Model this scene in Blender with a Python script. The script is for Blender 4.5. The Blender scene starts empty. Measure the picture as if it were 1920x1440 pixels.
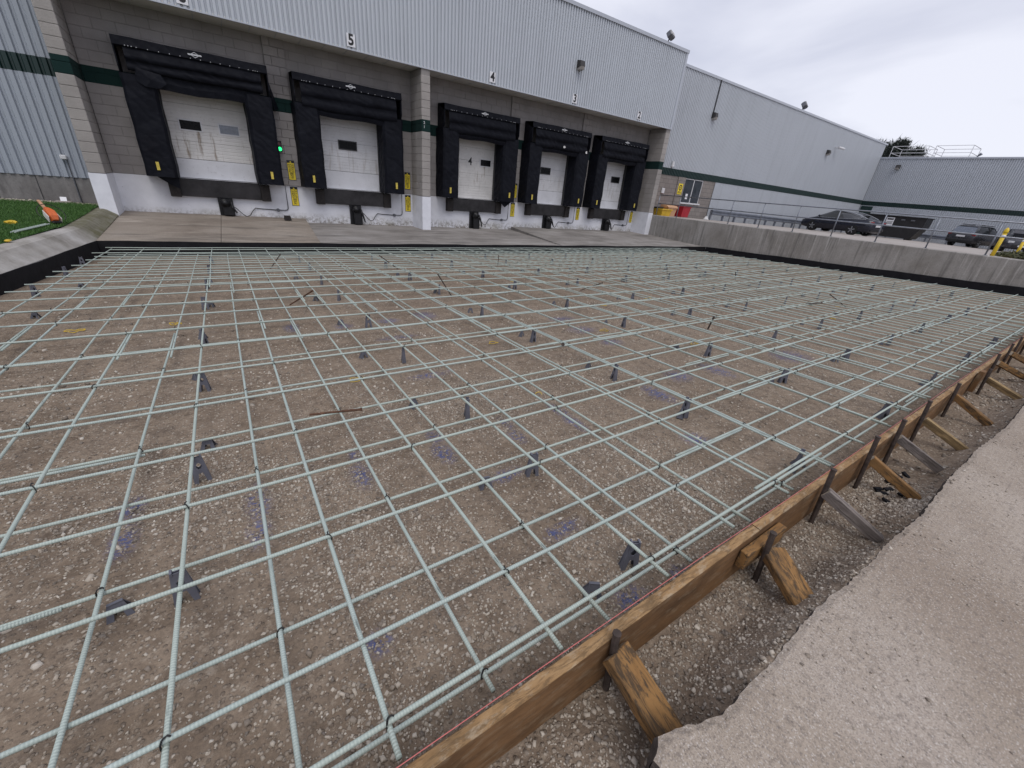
import bpy, math, random
import numpy as np
from mathutils import Matrix, Vector

random.seed(7)
rng = np.random.default_rng(7)
scene = bpy.context.scene
COL = scene.collection

# ------------------------------------------------------------------ camera
cam_d = bpy.data.cameras.new('camera')
cam_d.sensor_width = 36.0
cam_d.lens = 14.1415
cam_d.clip_start = 0.05
cam_d.clip_end = 2000
cam = bpy.data.objects.new('camera', cam_d)
COL.objects.link(cam)
cam.matrix_world = Matrix(((0.83287799, 0.17645075, -0.52457543, 0.0),
                           (-0.54678915, 0.40901438, -0.73056749, 0.0),
                           (0.08564971, 0.89530574, 0.43714044, 1.25),
                           (0, 0, 0, 1)))
scene.camera = cam

# ------------------------------------------------------------------ sky, sun, exposure
SUN_EL, SUN_AZ = math.radians(58), math.radians(200)
world = bpy.data.worlds.new('World')
scene.world = world
world.use_nodes = True
wn, wl = world.node_tree.nodes, world.node_tree.links
wn.clear()
w_out = wn.new('ShaderNodeOutputWorld')
sky = wn.new('ShaderNodeTexSky')
sky.sky_type = 'NISHITA'
sky.sun_disc = False
sky.sun_elevation = SUN_EL
sky.sun_rotation = SUN_AZ
bg_sky = wn.new('ShaderNodeBackground')
bg_sky.inputs['Strength'].default_value = 0.012
wl.new(sky.outputs[0], bg_sky.inputs['Color'])
tc = wn.new('ShaderNodeTexCoord')
mp = wn.new('ShaderNodeMapping')
mp.inputs['Scale'].default_value = (1.0, 1.0, 2.6)
wl.new(tc.outputs['Generated'], mp.inputs['Vector'])
no1 = wn.new('ShaderNodeTexNoise')
no1.inputs['Scale'].default_value = 2.1
no1.inputs['Detail'].default_value = 5
no1.inputs['Roughness'].default_value = 0.5
no1.inputs['Distortion'].default_value = 0.5
wl.new(mp.outputs[0], no1.inputs['Vector'])
cr = wn.new('ShaderNodeValToRGB')
cr.color_ramp.elements[0].position = 0.33
cr.color_ramp.elements[0].color = (0.585, 0.605, 0.725, 1)
cr.color_ramp.elements[1].position = 0.62
cr.color_ramp.elements[1].color = (0.85, 0.86, 0.955, 1)
wl.new(no1.outputs['Fac'], cr.inputs['Fac'])
bg_cl = wn.new('ShaderNodeBackground')
bg_cl.inputs['Strength'].default_value = 0.97
wl.new(cr.outputs[0], bg_cl.inputs['Color'])
w_add = wn.new('ShaderNodeAddShader')
wl.new(bg_sky.outputs[0], w_add.inputs[0])
wl.new(bg_cl.outputs[0], w_add.inputs[1])
wl.new(w_add.outputs[0], w_out.inputs['Surface'])

sun_d = bpy.data.lights.new('sun', 'SUN')
sun_d.energy = 1.25
sun_d.angle = math.radians(35)
sun_d.color = (1.0, 0.96, 0.9)
sun = bpy.data.objects.new('sun', sun_d)
COL.objects.link(sun)
_dir = Vector((math.sin(SUN_AZ) * math.cos(SUN_EL), math.cos(SUN_AZ) * math.cos(SUN_EL), math.sin(SUN_EL)))
sun.rotation_euler = _dir.to_track_quat('Z', 'Y').to_euler()

scene.render.engine = 'CYCLES'
scene.view_settings.view_transform = 'Standard'
scene.view_settings.look = 'None'
scene.view_settings.exposure = 0.0
scene.view_settings.gamma = 1.0
scene.cycles.max_bounces = 6

# ------------------------------------------------------------------ materials
class NT:
    def __init__(s, name):
        s.m = bpy.data.materials.new(name)
        s.m.use_nodes = True
        s.t = s.m.node_tree
        s.n, s.l = s.t.nodes, s.t.links
        s.b = s.n['Principled BSDF']
    def node(s, typ, **kw):
        nd = s.n.new(typ)
        for k, v in kw.items():
            if hasattr(nd, k) and k not in nd.inputs:
                setattr(nd, k, v)
            else:
                nd.inputs[k].default_value = v
        return nd
    def coord(s, kind='Object', scale=(1, 1, 1), loc=(0, 0, 0)):
        if kind == 'World':
            o = s.node('ShaderNodeNewGeometry').outputs['Position']
        else:
            o = s.node('ShaderNodeTexCoord').outputs[kind]
        m = s.node('ShaderNodeMapping')
        m.inputs['Scale'].default_value = scale
        m.inputs['Location'].default_value = loc
        s.l.new(o, m.inputs['Vector'])
        return m.outputs[0]
    def noise(s, vec, scale, detail=4, rough=0.55, dist=0.0):
        nd = s.node('ShaderNodeTexNoise')
        nd.inputs['Scale'].default_value = scale
        nd.inputs['Detail'].default_value = detail
        nd.inputs['Roughness'].default_value = rough
        nd.inputs['Distortion'].default_value = dist
        s.l.new(vec, nd.inputs['Vector'])
        return nd.outputs['Fac']
    def voro(s, vec, scale, feature='F1', out='Distance'):
        nd = s.node('ShaderNodeTexVoronoi')
        nd.feature = feature
        nd.inputs['Scale'].default_value = scale
        s.l.new(vec, nd.inputs['Vector'])
        return nd.outputs[out]
    def ramp(s, fac, stops):
        nd = s.node('ShaderNodeValToRGB')
        el = nd.color_ramp.elements
        while len(el) < len(stops):
            el.new(0.5)
        for e, (p, c) in zip(el, stops):
            e.position = p
            e.color = (*c, 1) if isinstance(c, tuple) else (c, c, c, 1)
        s.l.new(fac, nd.inputs['Fac'])
        return nd.outputs['Color']
    def mix(s, fac, a, b, mode='MIX'):
        nd = s.node('ShaderNodeMix')
        nd.data_type = 'RGBA'
        nd.blend_type = mode
        for sock, v in ((nd.inputs['Factor'], fac), (nd.inputs['A'], a), (nd.inputs['B'], b)):
            pass
        def put(idx, v):
            sock = nd.inputs[idx]
            if isinstance(v, (int, float)):
                sock.default_value = v
            elif isinstance(v, tuple):
                sock.default_value = (*v, 1)
            else:
                s.l.new(v, sock)
        put(0, fac); put(6, a); put(7, b)
        return nd.outputs[2]
    def math(s, op, a, b=0.0, c=None):
        nd = s.node('ShaderNodeMath')
        nd.operation = op
        for i, v in enumerate((a, b) if c is None else (a, b, c)):
            if isinstance(v, (int, float)):
                nd.inputs[i].default_value = v
            else:
                s.l.new(v, nd.inputs[i])
        return nd.outputs[0]
    def xyz(s, vec):
        nd = s.node('ShaderNodeSeparateXYZ')
        s.l.new(vec, nd.inputs[0])
        return nd.outputs
    def rand(s):
        return s.node('ShaderNodeObjectInfo').outputs['Random']
    def attr(s, name):
        nd = s.node('ShaderNodeAttribute')
        nd.attribute_name = name
        return nd.outputs
    def base(s, v):
        if isinstance(v, tuple):
            s.b.inputs['Base Color'].default_value = (*v, 1)
        else:
            s.l.new(v, s.b.inputs['Base Color'])
    def rough(s, v):
        if isinstance(v, (int, float)):
            s.b.inputs['Roughness'].default_value = v
        else:
            s.l.new(v, s.b.inputs['Roughness'])
    def bump(s, h, strength=0.3, dist=0.01):
        nd = s.node('ShaderNodeBump')
        nd.inputs['Strength'].default_value = strength
        nd.inputs['Distance'].default_value = dist
        s.l.new(h, nd.inputs['Height'])
        s.l.new(nd.outputs[0], s.b.inputs['Normal'])

MAT = {}
def plain(name, col, rough=0.5, metal=0.0, var=0.25, nscale=6.0, bump=0.0, bscale=40.0, kind='Object', spec=0.5):
    t = NT(name)
    v = t.coord(kind)
    n = t.noise(v, nscale, 5)
    dark = tuple(c * (1 - var) for c in col)
    lite = tuple(min(1, c * (1 + var * 0.7)) for c in col)
    t.base(t.ramp(n, [(0.3, dark), (0.7, lite)]))
    t.rough(t.ramp(t.noise(v, nscale * 3, 3), [(0.3, max(0.03, rough - 0.1)), (0.7, min(1, rough + 0.1))]))
    t.b.inputs['Metallic'].default_value = metal
    t.b.inputs['Specular IOR Level'].default_value = spec
    if bump:
        t.bump(t.noise(v, bscale, 4), bump, 0.01)
    MAT[name] = t.m
    return t.m

def emit(name, col, strength):
    t = NT(name)
    t.base(tuple(c * 0.5 for c in col))
    t.b.inputs['Emission Color'].default_value = (*col, 1)
    t.b.inputs['Emission Strength'].default_value = strength
    MAT[name] = t.m

# gravel ground: earth, sand patches, pebbles, blue marking paint (attribute)
t = NT('gravel_earth')
v = t.coord('World')
big = t.noise(v, 0.9, 4, 0.6)
mid = t.noise(v, 6.0, 6, 0.65)
fine = t.noise(v, 75.0, 4, 0.7)
c = t.ramp(big, [(0.32, (0.185, 0.138, 0.099)), (0.5, (0.245, 0.187, 0.138)), (0.7, (0.30, 0.234, 0.175))])
c = t.mix(t.ramp(mid, [(0.42, 0.0), (0.62, 0.75)]), c, (0.31, 0.243, 0.183))
c = t.mix(t.ramp(t.noise(v, 2.6, 5, 0.7), [(0.55, 0.0), (0.68, 0.6)]), c, (0.125, 0.098, 0.078))
vc = t.voro(v, 62.0, 'F1', 'Color')
vs = t.xyz(vc)
peb = t.ramp(vs[0], [(0.0, (0.17, 0.135, 0.105)), (0.4, (0.27, 0.215, 0.168)), (0.75, (0.43, 0.365, 0.295)), (1.0, (0.62, 0.55, 0.47))])
vd = t.voro(v, 62.0, 'F1', 'Distance')
pm = t.math('MULTIPLY', t.ramp(vd, [(0.30, 1.0), (0.50, 0.0)]), t.ramp(vs[1], [(0.34, 0.0), (0.42, 1.0)]))
c = t.mix(t.math('MULTIPLY', pm, 0.85), c, peb)
c = t.mix(t.ramp(fine, [(0.3, 0.45), (0.6, 0.0)]), c, (0.095, 0.076, 0.061))
c = t.mix(t.ramp(t.noise(v, 15, 5, 0.75), [(0.36, 0.55), (0.5, 0.0)]), c, (0.120, 0.090, 0.067))
c = t.mix(t.ramp(t.noise(v, 19, 5, 0.8), [(0.54, 0.0), (0.66, 0.55)]), c, (0.40, 0.335, 0.265))
pa = t.attr('paint')
pmask = t.math('MULTIPLY', t.math('MULTIPLY', pa['Fac'], 0.68), t.ramp(t.noise(v, 38.0, 5, 0.8), [(0.46, 0.0), (0.55, 1.0)]))
c = t.mix(pmask, c, (0.022, 0.075, 0.28))
t.base(c)
t.rough(0.95)
t.b.inputs['Specular IOR Level'].default_value = 0.2
h = t.math('ADD', t.math('MULTIPLY', pm, 0.28), t.math('ADD', t.math('MULTIPLY', fine, 0.35), t.math('MULTIPLY', mid, 0.8)))
t.bump(h, 0.85, 0.02)
MAT['gravel_earth'] = t.m

t = NT('stone')
v = t.coord('World')
at = t.attr('tone')
c = t.ramp(at['Fac'], [(0.0, (0.12, 0.102, 0.09)), (0.3, (0.235, 0.193, 0.155)), (0.6, (0.38, 0.325, 0.265)), (0.85, (0.53, 0.47, 0.395)), (1.0, (0.66, 0.61, 0.54))])
c = t.mix(0.2, c, t.ramp(t.noise(v, 120, 3), [(0.3, (0.16, 0.138, 0.115)), (0.7, (0.38, 0.33, 0.28))]))
t.base(c); t.rough(0.85)
t.b.inputs['Specular IOR Level'].default_value = 0.3
MAT['stone'] = t.m

# old pavement: exposed aggregate with dust
t = NT('old_concrete')
v = t.coord('World')
big = t.noise(v, 1.1, 5, 0.6)
c = t.ramp(big, [(0.3, (0.275, 0.222, 0.172)), (0.5, (0.372, 0.312, 0.255)), (0.7, (0.428, 0.368, 0.315))])
dust = t.ramp(t.noise(v, 0.75, 5, 0.65, 0.6), [(0.44, 0.0), (0.64, 0.6)])
c = t.mix(dust, c, (0.255, 0.20, 0.155))
vs = t.xyz(t.voro(v, 130.0, 'F1', 'Color'))
vd = t.voro(v, 130.0, 'F1', 'Distance')
agg = t.math('MULTIPLY', t.ramp(vd, [(0.22, 1.0), (0.45, 0.0)]), t.ramp(vs[1], [(0.5, 0.0), (0.6, 1.0)]))
c = t.mix(t.math('MULTIPLY', agg, 0.7), c, t.ramp(vs[0], [(0.0, (0.14, 0.12, 0.11)), (0.5, (0.34, 0.30, 0.27)), (1.0, (0.58, 0.54, 0.50))]))
c = t.mix(t.ramp(t.noise(v, 42, 5, 0.75), [(0.34, 0.65), (0.50, 0.0)]), c, (0.15, 0.125, 0.108))
c = t.mix(t.ramp(t.noise(v, 210, 3, 0.7), [(0.36, 0.6), (0.52, 0.0)]), c, (0.16, 0.135, 0.115))
c = t.mix(t.ramp(t.noise(v, 170, 3, 0.6), [(0.56, 0.0), (0.70, 0.8)]), c, (0.56, 0.51, 0.46))
t.base(c); t.rough(0.9)
t.b.inputs['Specular IOR Level'].default_value = 0.25
t.bump(t.math('ADD', t.math('MULTIPLY', agg, 0.4), t.noise(v, 60, 6, 0.75)), 0.32, 0.006)
MAT['old_concrete'] = t.m

# apron / walls concrete with streak direction
def concrete(name, c0, c1, c2, streak=None, kind='World', blot=1.0):
    t = NT(name)
    v = t.coord(kind)
    c = t.ramp(t.noise(v, 0.8, 6, 0.62, 0.4), [(0.3, c0), (0.52, c1), (0.72, c2)])
    if streak:
        vv = t.coord(kind, streak)
        s1 = t.noise(vv, 1.0, 5, 0.7)
        c = t.mix(t.ramp(s1, [(0.50, 0.0), (0.66, 0.75)]), c, tuple(x * 0.45 for x in c1))
        s2 = t.noise(t.coord(kind, streak, (7.3, 2.1, 5.5)), 1.4, 4, 0.6)
        c = t.mix(t.ramp(s2, [(0.58, 0.0), (0.70, 0.6)]), c, tuple(min(1, x * 1.45) for x in c2))
    c = t.mix(t.ramp(t.noise(v, 30, 5, 0.7), [(0.32, 0.35 * blot), (0.5, 0.0)]), c, tuple(x * 0.5 for x in c0))
    t.base(c); t.rough(0.88)
    t.b.inputs['Specular IOR Level'].default_value = 0.3
    t.bump(t.noise(v, 35, 6, 0.7), 0.3, 0.006)
    MAT[name] = t.m
concrete('apron_concrete', (0.175, 0.160, 0.145), (0.265, 0.245, 0.228), (0.33, 0.312, 0.298), (0.35, 2.5, 1.0))
concrete('apron_concrete_left', (0.19, 0.155, 0.125), (0.28, 0.24, 0.20), (0.33, 0.29, 0.25), (0.5, 1.8, 1.0))
concrete('retaining_concrete', (0.20, 0.185, 0.165), (0.31, 0.295, 0.278), (0.37, 0.355, 0.34), (1.0, 6.5, 0.35))
concrete('lot_concrete', (0.30, 0.265, 0.24), (0.38, 0.345, 0.32), (0.43, 0.40, 0.375))
concrete('foundation_grey', (0.165, 0.155, 0.15), (0.205, 0.195, 0.19), (0.24, 0.23, 0.225), (2.0, 1.0, 0.4))
# curb: mossy towards the building
t = NT('curb_concrete')
v = t.coord('World')
c = t.ramp(t.noise(v, 1.6, 6, 0.65), [(0.3, (0.17, 0.155, 0.13)), (0.5, (0.33, 0.31, 0.285)), (0.72, (0.50, 0.48, 0.46))])
X = t.xyz(t.coord('World'))
moss = t.math('MULTIPLY', t.ramp(t.math('MULTIPLY', X[1], 0.05), [(0.565, 0.0), (0.60, 1.0)]), t.ramp(t.noise(v, 3.5, 5, 0.7), [(0.25, 0.35), (0.6, 0.95)]))
c = t.mix(moss, c, (0.115, 0.108, 0.055))
t.base(c); t.rough(0.9); t.bump(t.noise(v, 30, 6, 0.7), 0.4, 0.008)
MAT['curb_concrete'] = t.m

# block masonry with painted green band (band is paint at a fixed height)
def block_mat(name, base, rough_b, bs):
    t = NT(name)
    v = t.coord('World')
    r = t.rand()
    c = t.ramp(t.noise(v, 1.3, 5, 0.6), [(0.3, tuple(x * 0.8 for x in base)), (0.7, tuple(x * 1.15 for x in base))])
    c = t.mix(t.math('MULTIPLY', r, 0.3), c, tuple(x * 0.72 for x in base))
    c = t.mix(t.ramp(t.noise(v, 90, 4, 0.7), [(0.35, 0.5), (0.55, 0.0)]), c, tuple(x * 0.6 for x in base))
    z = t.xyz(v)[2]
    band = t.math('MULTIPLY', t.math('GREATER_THAN', z, 2.688), t.math('LESS_THAN', z, 3.035))
    c = t.mix(band, c, (0.0065, 0.025, 0.023))
    t.base(c); t.rough(0.92)
    t.b.inputs['Specular IOR Level'].default_value = 0.25
    t.bump(t.noise(v, bs, 6, 0.75), rough_b, 0.012)
    MAT[name] = t.m
block_mat('block_smooth', (0.315, 0.295, 0.288), 0.35, 60)
block_mat('block_split', (0.365, 0.340, 0.322), 1.0, 26)
block_mat('mortar', (0.27, 0.252, 0.243), 0.3, 60)
# far block wall: joints from a brick texture
t = NT('block_far')
v = t.coord('World', (1, 0, 1))
X = t.xyz(v)
cmb = t.node('ShaderNodeCombineXYZ')
t.l.new(X[0], cmb.inputs[0]); t.l.new(X[2], cmb.inputs[1])
br = t.node('ShaderNodeTexBrick')
br.inputs['Scale'].default_value = 1.0
br.inputs['Brick Width'].default_value = 0.44
br.inputs['Row Height'].default_value = 0.22
br.inputs['Mortar Size'].default_value = 0.012
br.inputs['Color1'].default_value = (0.235, 0.21, 0.195, 1)
br.inputs['Color2'].default_value = (0.20, 0.178, 0.165, 1)
br.inputs['Mortar'].default_value = (0.14, 0.125, 0.118, 1)
t.l.new(cmb.outputs[0], br.inputs['Vector'])
t.base(br.outputs['Color']); t.rough(0.9)
MAT['block_far'] = t.m

# white painted foundation, flaking near the ground
t = NT('white_paint_wall')
v = t.coord('World')
c = t.ramp(t.noise(v, 1.5, 5, 0.6), [(0.3, (0.60, 0.605, 0.64)), (0.65, (0.74, 0.745, 0.79))])
z = t.xyz(v)[2]
low = t.ramp(t.math('ADD', t.math('MULTIPLY', z, -1.0), 0.25), [(0.33, 0.0), (0.72, 1.0)])
fl = t.math('MULTIPLY', low, t.ramp(t.noise(v, 9, 6, 0.75), [(0.47, 0.0), (0.56, 1.0)]))
c = t.mix(t.math('MULTIPLY', t.ramp(t.noise(v, 2.2, 4, 0.6), [(0.40, 0.0), (0.65, 0.75)]), low), c, (0.30, 0.28, 0.20))
c = t.mix(fl, c, (0.14, 0.115, 0.09))
c = t.mix(t.ramp(t.noise(v, 26, 4, 0.6), [(0.67, 0.0), (0.70, 0.85)]), c, (0.16, 0.15, 0.14))
t.base(c); t.rough(0.75); t.bump(t.noise(v, 40, 5, 0.6), 0.15, 0.006)
MAT['white_paint_wall'] = t.m
t = NT('white_paint_clean')
v = t.coord('World')
t.base(t.ramp(t.noise(v, 3, 5, 0.6), [(0.3, (0.64, 0.65, 0.70)), (0.6, (0.74, 0.75, 0.80))])); t.rough(0.7)
t.bump(t.noise(v, 40, 5, 0.6), 0.2, 0.006)
MAT['white_paint_clean'] = t.m

# corrugated cladding
def clad(name, col, dirt=0.35, rough=0.42):
    t = NT(name)
    v = t.coord('World')
    r = t.rand()
    c = t.mix(t.math('MULTIPLY', r, 0.22), col, tuple(x * 0.9 for x in col))
    st = t.noise(t.coord('World', (6.0, 6.0, 0.25)), 1.0, 4, 0.6)
    c = t.mix(t.ramp(st, [(0.5, 0.0), (0.72, dirt)]), c, tuple(x * 0.72 for x in col))
    c = t.mix(t.ramp(t.noise(v, 0.7, 4), [(0.4, 0.0), (0.7, 0.2)]), c, tuple(min(1, x * 1.12) for x in col))
    t.base(c); t.rough(rough)
    MAT[name] = t.m
clad('cladding_grey', (0.475, 0.505, 0.55))
clad('cladding_left', (0.345, 0.375, 0.425))
clad('cladding_far', (0.44, 0.465, 0.505))
clad('stripe_green', (0.0065, 0.025, 0.023), 0.2)
clad('coping_metal', (0.43, 0.455, 0.51), 0.15, 0.35)
clad('soffit_metal', (0.62, 0.60, 0.57), 0.2, 0.6)

# black vinyl shelter fabric with creases and scuffs
t = NT('black_vinyl')
v = t.coord('World')
c = t.ramp(t.noise(v, 2.5, 5, 0.6), [(0.3, (0.0035, 0.004, 0.0075)), (0.7, (0.007, 0.008, 0.013))])
sc = t.noise(t.coord('World', (3, 3, 14)), 1.0, 5, 0.7)
c = t.mix(t.ramp(sc, [(0.58, 0.0), (0.74, 0.5)]), c, (0.022, 0.023, 0.030))
t.base(c); t.rough(t.ramp(t.noise(v, 8, 4), [(0.3, 0.50), (0.7, 0.75)]))
t.b.inputs['Specular IOR Level'].default_value = 0.14
wv = t.node('ShaderNodeTexWave')
wv.bands_direction = 'DIAGONAL'
wv.inputs['Scale'].default_value = 2.0
wv.inputs['Distortion'].default_value = 9.0
wv.inputs['Detail'].default_value = 3.0
t.l.new(t.coord('World'), wv.inputs['Vector'])
t.bump(t.math('ADD', t.math('MULTIPLY', wv.outputs['Fac'], 0.7), t.noise(v, 7, 4, 0.6)), 0.32, 0.03)
MAT['black_vinyl'] = t.m

t = NT('black_felt')
v = t.coord('World')
t.base(t.ramp(t.noise(v, 4, 5, 0.6), [(0.3, (0.006, 0.006, 0.008)), (0.7, (0.013, 0.013, 0.016))]))
t.rough(0.85); t.b.inputs['Specular IOR Level'].default_value = 0.25
t.bump(t.noise(v, 6, 5), 0.5, 0.02)
MAT['black_felt'] = t.m

# ribbed dock doors with rust runs
def door_mat(name, col, rust):
    t = NT(name)
    v = t.coord('World')
    c = t.ramp(t.noise(v, 1.8, 5, 0.6), [(0.3, tuple(x * 0.82 for x in col)), (0.7, col)])
    g = t.noise(t.coord('World', (9, 1, 0.9)), 1.0, 5, 0.7)
    zz = t.xyz(v)[2]
    hm = t.ramp(t.math('MULTIPLY', zz, 0.25), [(0.24, 0.1), (0.34, 1.0), (0.47, 1.0), (0.53, 0.0)])
    m = t.math('MULTIPLY', hm, t.ramp(g, [(0.56, 0.0), (0.70, rust)]))
    c = t.mix(m, c, (0.16, 0.105, 0.05))
    c = t.mix(t.ramp(t.noise(v, 14, 5, 0.7), [(0.58, 0.0), (0.72, 0.35)]), c, (0.17, 0.155, 0.14))
    t.base(c); t.rough(0.5)
    MAT[name] = t.m
door_mat('door_cream', (0.67, 0.655, 0.64), 0.9)
door_mat('door_white', (0.66, 0.66, 0.68), 0.45)
door_mat('door_kick', (0.66, 0.665, 0.70), 0.05)

# sage green fibreglass bar: sand coat + helical wrap ribs
t = NT('fibreglass_bar')
v = t.coord('Object')
r = t.rand()
c = t.mix(r, (0.475, 0.535, 0.480), (0.455, 0.525, 0.495))
c = t.mix(t.ramp(t.noise(v, 3.0, 5, 0.6), [(0.35, 0.35), (0.6, 0.0)]), c, (0.315, 0.37, 0.33))
c = t.mix(t.ramp(t.noise(t.coord('Object', (3, 30, 30)), 1.3, 4, 0.7), [(0.66, 0.0), (0.72, 0.75)]), c, (0.07, 0.085, 0.085))
c = t.mix(t.ramp(t.noise(v, 160, 3, 0.7), [(0.35, 0.35), (0.55, 0.0)]), c, (0.27, 0.325, 0.30))
t.base(c); t.rough(0.6)
wv = t.node('ShaderNodeTexWave')
wv.bands_direction = 'X'
wv.inputs['Scale'].default_value = 36.0
wv.inputs['Distortion'].default_value = 0.0
t.l.new(t.coord('Object', (1.0, 1.0, 1.0)), wv.inputs['Vector'])
c = t.mix(t.ramp(wv.outputs['Fac'], [(0.15, 0.38), (0.55, 0.0)]), c, (0.24, 0.295, 0.275))
t.base(c)
t.bump(wv.outputs['Fac'], 0.4, 0.003)
MAT['fibreglass_bar'] = t.m

def wood(name, a, b, dark, gscale=1.0, worn=None, amt=0.9, sy=16):
    t = NT(name)
    r = t.rand()
    v = t.coord('Object', (1.6 * gscale, sy * gscale, sy * gscale))
    off = t.node('ShaderNodeVectorMath'); off.operation = 'ADD'
    cmb = t.node('ShaderNodeCombineXYZ')
    for i in range(3):
        t.l.new(t.math('MULTIPLY', r, 37.0 + i * 11), cmb.inputs[i])
    t.l.new(v, off.inputs[0]); t.l.new(cmb.outputs[0], off.inputs[1])
    vv = off.outputs[0]
    g = t.noise(vv, 1.0, 6, 0.65, 0.8)
    c = t.ramp(g, [(0.30, a), (0.62, b)])
    g2 = t.noise(vv, 2.3, 5, 0.75, 1.2)
    c = t.mix(t.ramp(g2, [(0.47, 0.0), (0.58, amt)]), c, dark)
    st = t.noise(t.coord('Object', (2, 4, 4)), 1.6, 5, 0.65)
    c = t.mix(t.ramp(st, [(0.48, 0.0), (0.68, 0.65)]), c, tuple(x * 0.6 for x in dark))
    if worn:
        c = t.mix(t.ramp(t.noise(t.coord('Object', (6, 14, 14)), 2.0, 5, 0.7), [(0.52, 0.0), (0.66, 0.6)]), c, worn)
    t.base(c); t.rough(0.82)
    t.b.inputs['Specular IOR Level'].default_value = 0.3
    t.bump(t.math('ADD', g, t.math('MULTIPLY', g2, 0.6)), 0.5, 0.006)
    MAT[name] = t.m
wood('wood_form', (0.145, 0.074, 0.031), (0.215, 0.116, 0.052), (0.085, 0.048, 0.024), 0.8, (0.26, 0.19, 0.12), 0.45, 12)  # plank sides: wet stain plus some of their shading, both in the colour
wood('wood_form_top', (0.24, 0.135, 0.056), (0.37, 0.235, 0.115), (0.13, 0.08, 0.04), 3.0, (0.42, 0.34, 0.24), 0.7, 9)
wood('wood_kicker', (0.20, 0.102, 0.036), (0.325, 0.178, 0.066), (0.075, 0.050, 0.030), 2.4, None, 0.95, 7)
wood('wood_grey', (0.16, 0.13, 0.115), (0.27, 0.235, 0.215), (0.085, 0.07, 0.065), 1.2)
wood('wood_fresh', (0.27, 0.175, 0.08), (0.40, 0.285, 0.145), (0.14, 0.095, 0.05), 1.2)

plain('rusty_steel', (0.062, 0.045, 0.038), 0.8, 0.2, 0.5, 25, 0.4, 60)
plain('rust_brown', (0.105, 0.052, 0.030), 0.85, 0.1, 0.5, 20, 0.4, 60)
plain('chair_plastic', (0.130, 0.134, 0.165), 0.55, 0, 0.2, 10)
plain('chair_plastic_dark', (0.105, 0.108, 0.132), 0.55, 0, 0.2, 10)
plain('tie_black', (0.010, 0.010, 0.011), 0.5, 0, 0.2, 30)
plain('yellow_plastic', (0.62, 0.42, 0.03), 0.5, 0, 0.15, 20)
plain('yellow_tag', (0.60, 0.47, 0.08), 0.6, 0, 0.25, 20)
plain('string_pink', (0.58, 0.16, 0.15), 0.7, 0, 0.2, 20)
plain('sign_yellow', (0.80, 0.62, 0.03), 0.45, 0, 0.12, 8)
plain('sign_black', (0.010, 0.010, 0.012), 0.5, 0, 0.2, 10)
plain('sign_white', (0.74, 0.74, 0.77), 0.5, 0, 0.08, 6)
plain('logo_white', (0.55, 0.56, 0.58), 0.6, 0, 0.2, 20)
plain('leveler_steel', (0.030, 0.028, 0.030), 0.5, 0.4, 0.5, 4, 0.2, 30, 'World')
plain('bumper_rubber', (0.020, 0.016, 0.015), 0.8, 0, 0.4, 8, 0.3, 30, 'World')
plain('machine_black', (0.012, 0.012, 0.014), 0.45, 0.3, 0.4, 12, 0.2, 40)
plain('conduit_grey', (0.14, 0.145, 0.16), 0.45, 0.6, 0.2, 12)
plain('galvanised', (0.235, 0.25, 0.285), 0.42, 0.65, 0.25, 7)
plain('guard_steel', (0.22, 0.24, 0.285), 0.40, 0.6, 0.25, 3)
plain('lamp_housing', (0.045, 0.042, 0.042), 0.55, 0.2, 0.3, 10)
plain('lamp_lens', (0.30, 0.28, 0.26), 0.25, 0, 0.3, 10)
plain('glass_dark', (0.006, 0.0065, 0.0075), 0.3, 0, 0.3, 4, spec=0.12)
plain('glass_blue', (0.11, 0.13, 0.17), 0.15, 0, 0.35, 9, spec=0.8)
plain('window_glass', (0.045, 0.052, 0.062), 0.08, 0, 0.4, 2, spec=0.5)
plain('frame_white', (0.62, 0.62, 0.64), 0.5, 0, 0.1, 6)
plain('frame_dark', (0.03, 0.03, 0.032), 0.5, 0, 0.2, 6)
plain('car_navy', (0.010, 0.012, 0.024), 0.22, 0.3, 0.2, 2, spec=0.7)
plain('car_grey', (0.050, 0.050, 0.058), 0.28, 0.4, 0.2, 2, spec=0.6)
plain('car_black', (0.016, 0.016, 0.018), 0.35, 0.2, 0.2, 2)
plain('car_glass', (0.020, 0.022, 0.026), 0.05, 0, 0.2, 3, spec=0.9)
plain('tyre', (0.013, 0.013, 0.013), 0.85, 0, 0.3, 20)
plain('rim_alloy', (0.36, 0.37, 0.39), 0.3, 0.8, 0.2, 10)
plain('chrome', (0.60, 0.61, 0.63), 0.15, 0.9, 0.1, 10)
plain('tail_red', (0.22, 0.010, 0.012), 0.25, 0, 0.2, 10)
plain('head_lens', (0.50, 0.51, 0.53), 0.12, 0.2, 0.2, 10)
plain('plate_white', (0.6, 0.6, 0.62), 0.4, 0, 0.1, 10)
plain('dumpster_black', (0.016, 0.015, 0.017), 0.5, 0.2, 0.4, 3, 0.2, 20)
plain('bin_yellow', (0.58, 0.37, 0.025), 0.5, 0, 0.2, 5)
plain('bin_tan', (0.52, 0.30, 0.17), 0.55, 0, 0.15, 5)
plain('bin_red', (0.36, 0.014, 0.026), 0.5, 0, 0.2, 5)
plain('bollard_yellow', (0.66, 0.46, 0.02), 0.45, 0, 0.12, 5)
plain('cloth_white', (0.60, 0.60, 0.60), 0.9, 0, 0.2, 10)
plain('tool_orange', (0.60, 0.13, 0.03), 0.45, 0, 0.2, 12)
plain('tool_pale', (0.62, 0.60, 0.57), 0.5, 0, 0.15, 12)
plain('tool_tan', (0.48, 0.27, 0.16), 0.5, 0, 0.2, 12)
plain('roofing', (0.20, 0.20, 0.21), 0.9, 0, 0.2, 1)
plain('back_ground', (0.12, 0.115, 0.09), 0.95, 0, 0.35, 0.2)
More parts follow.
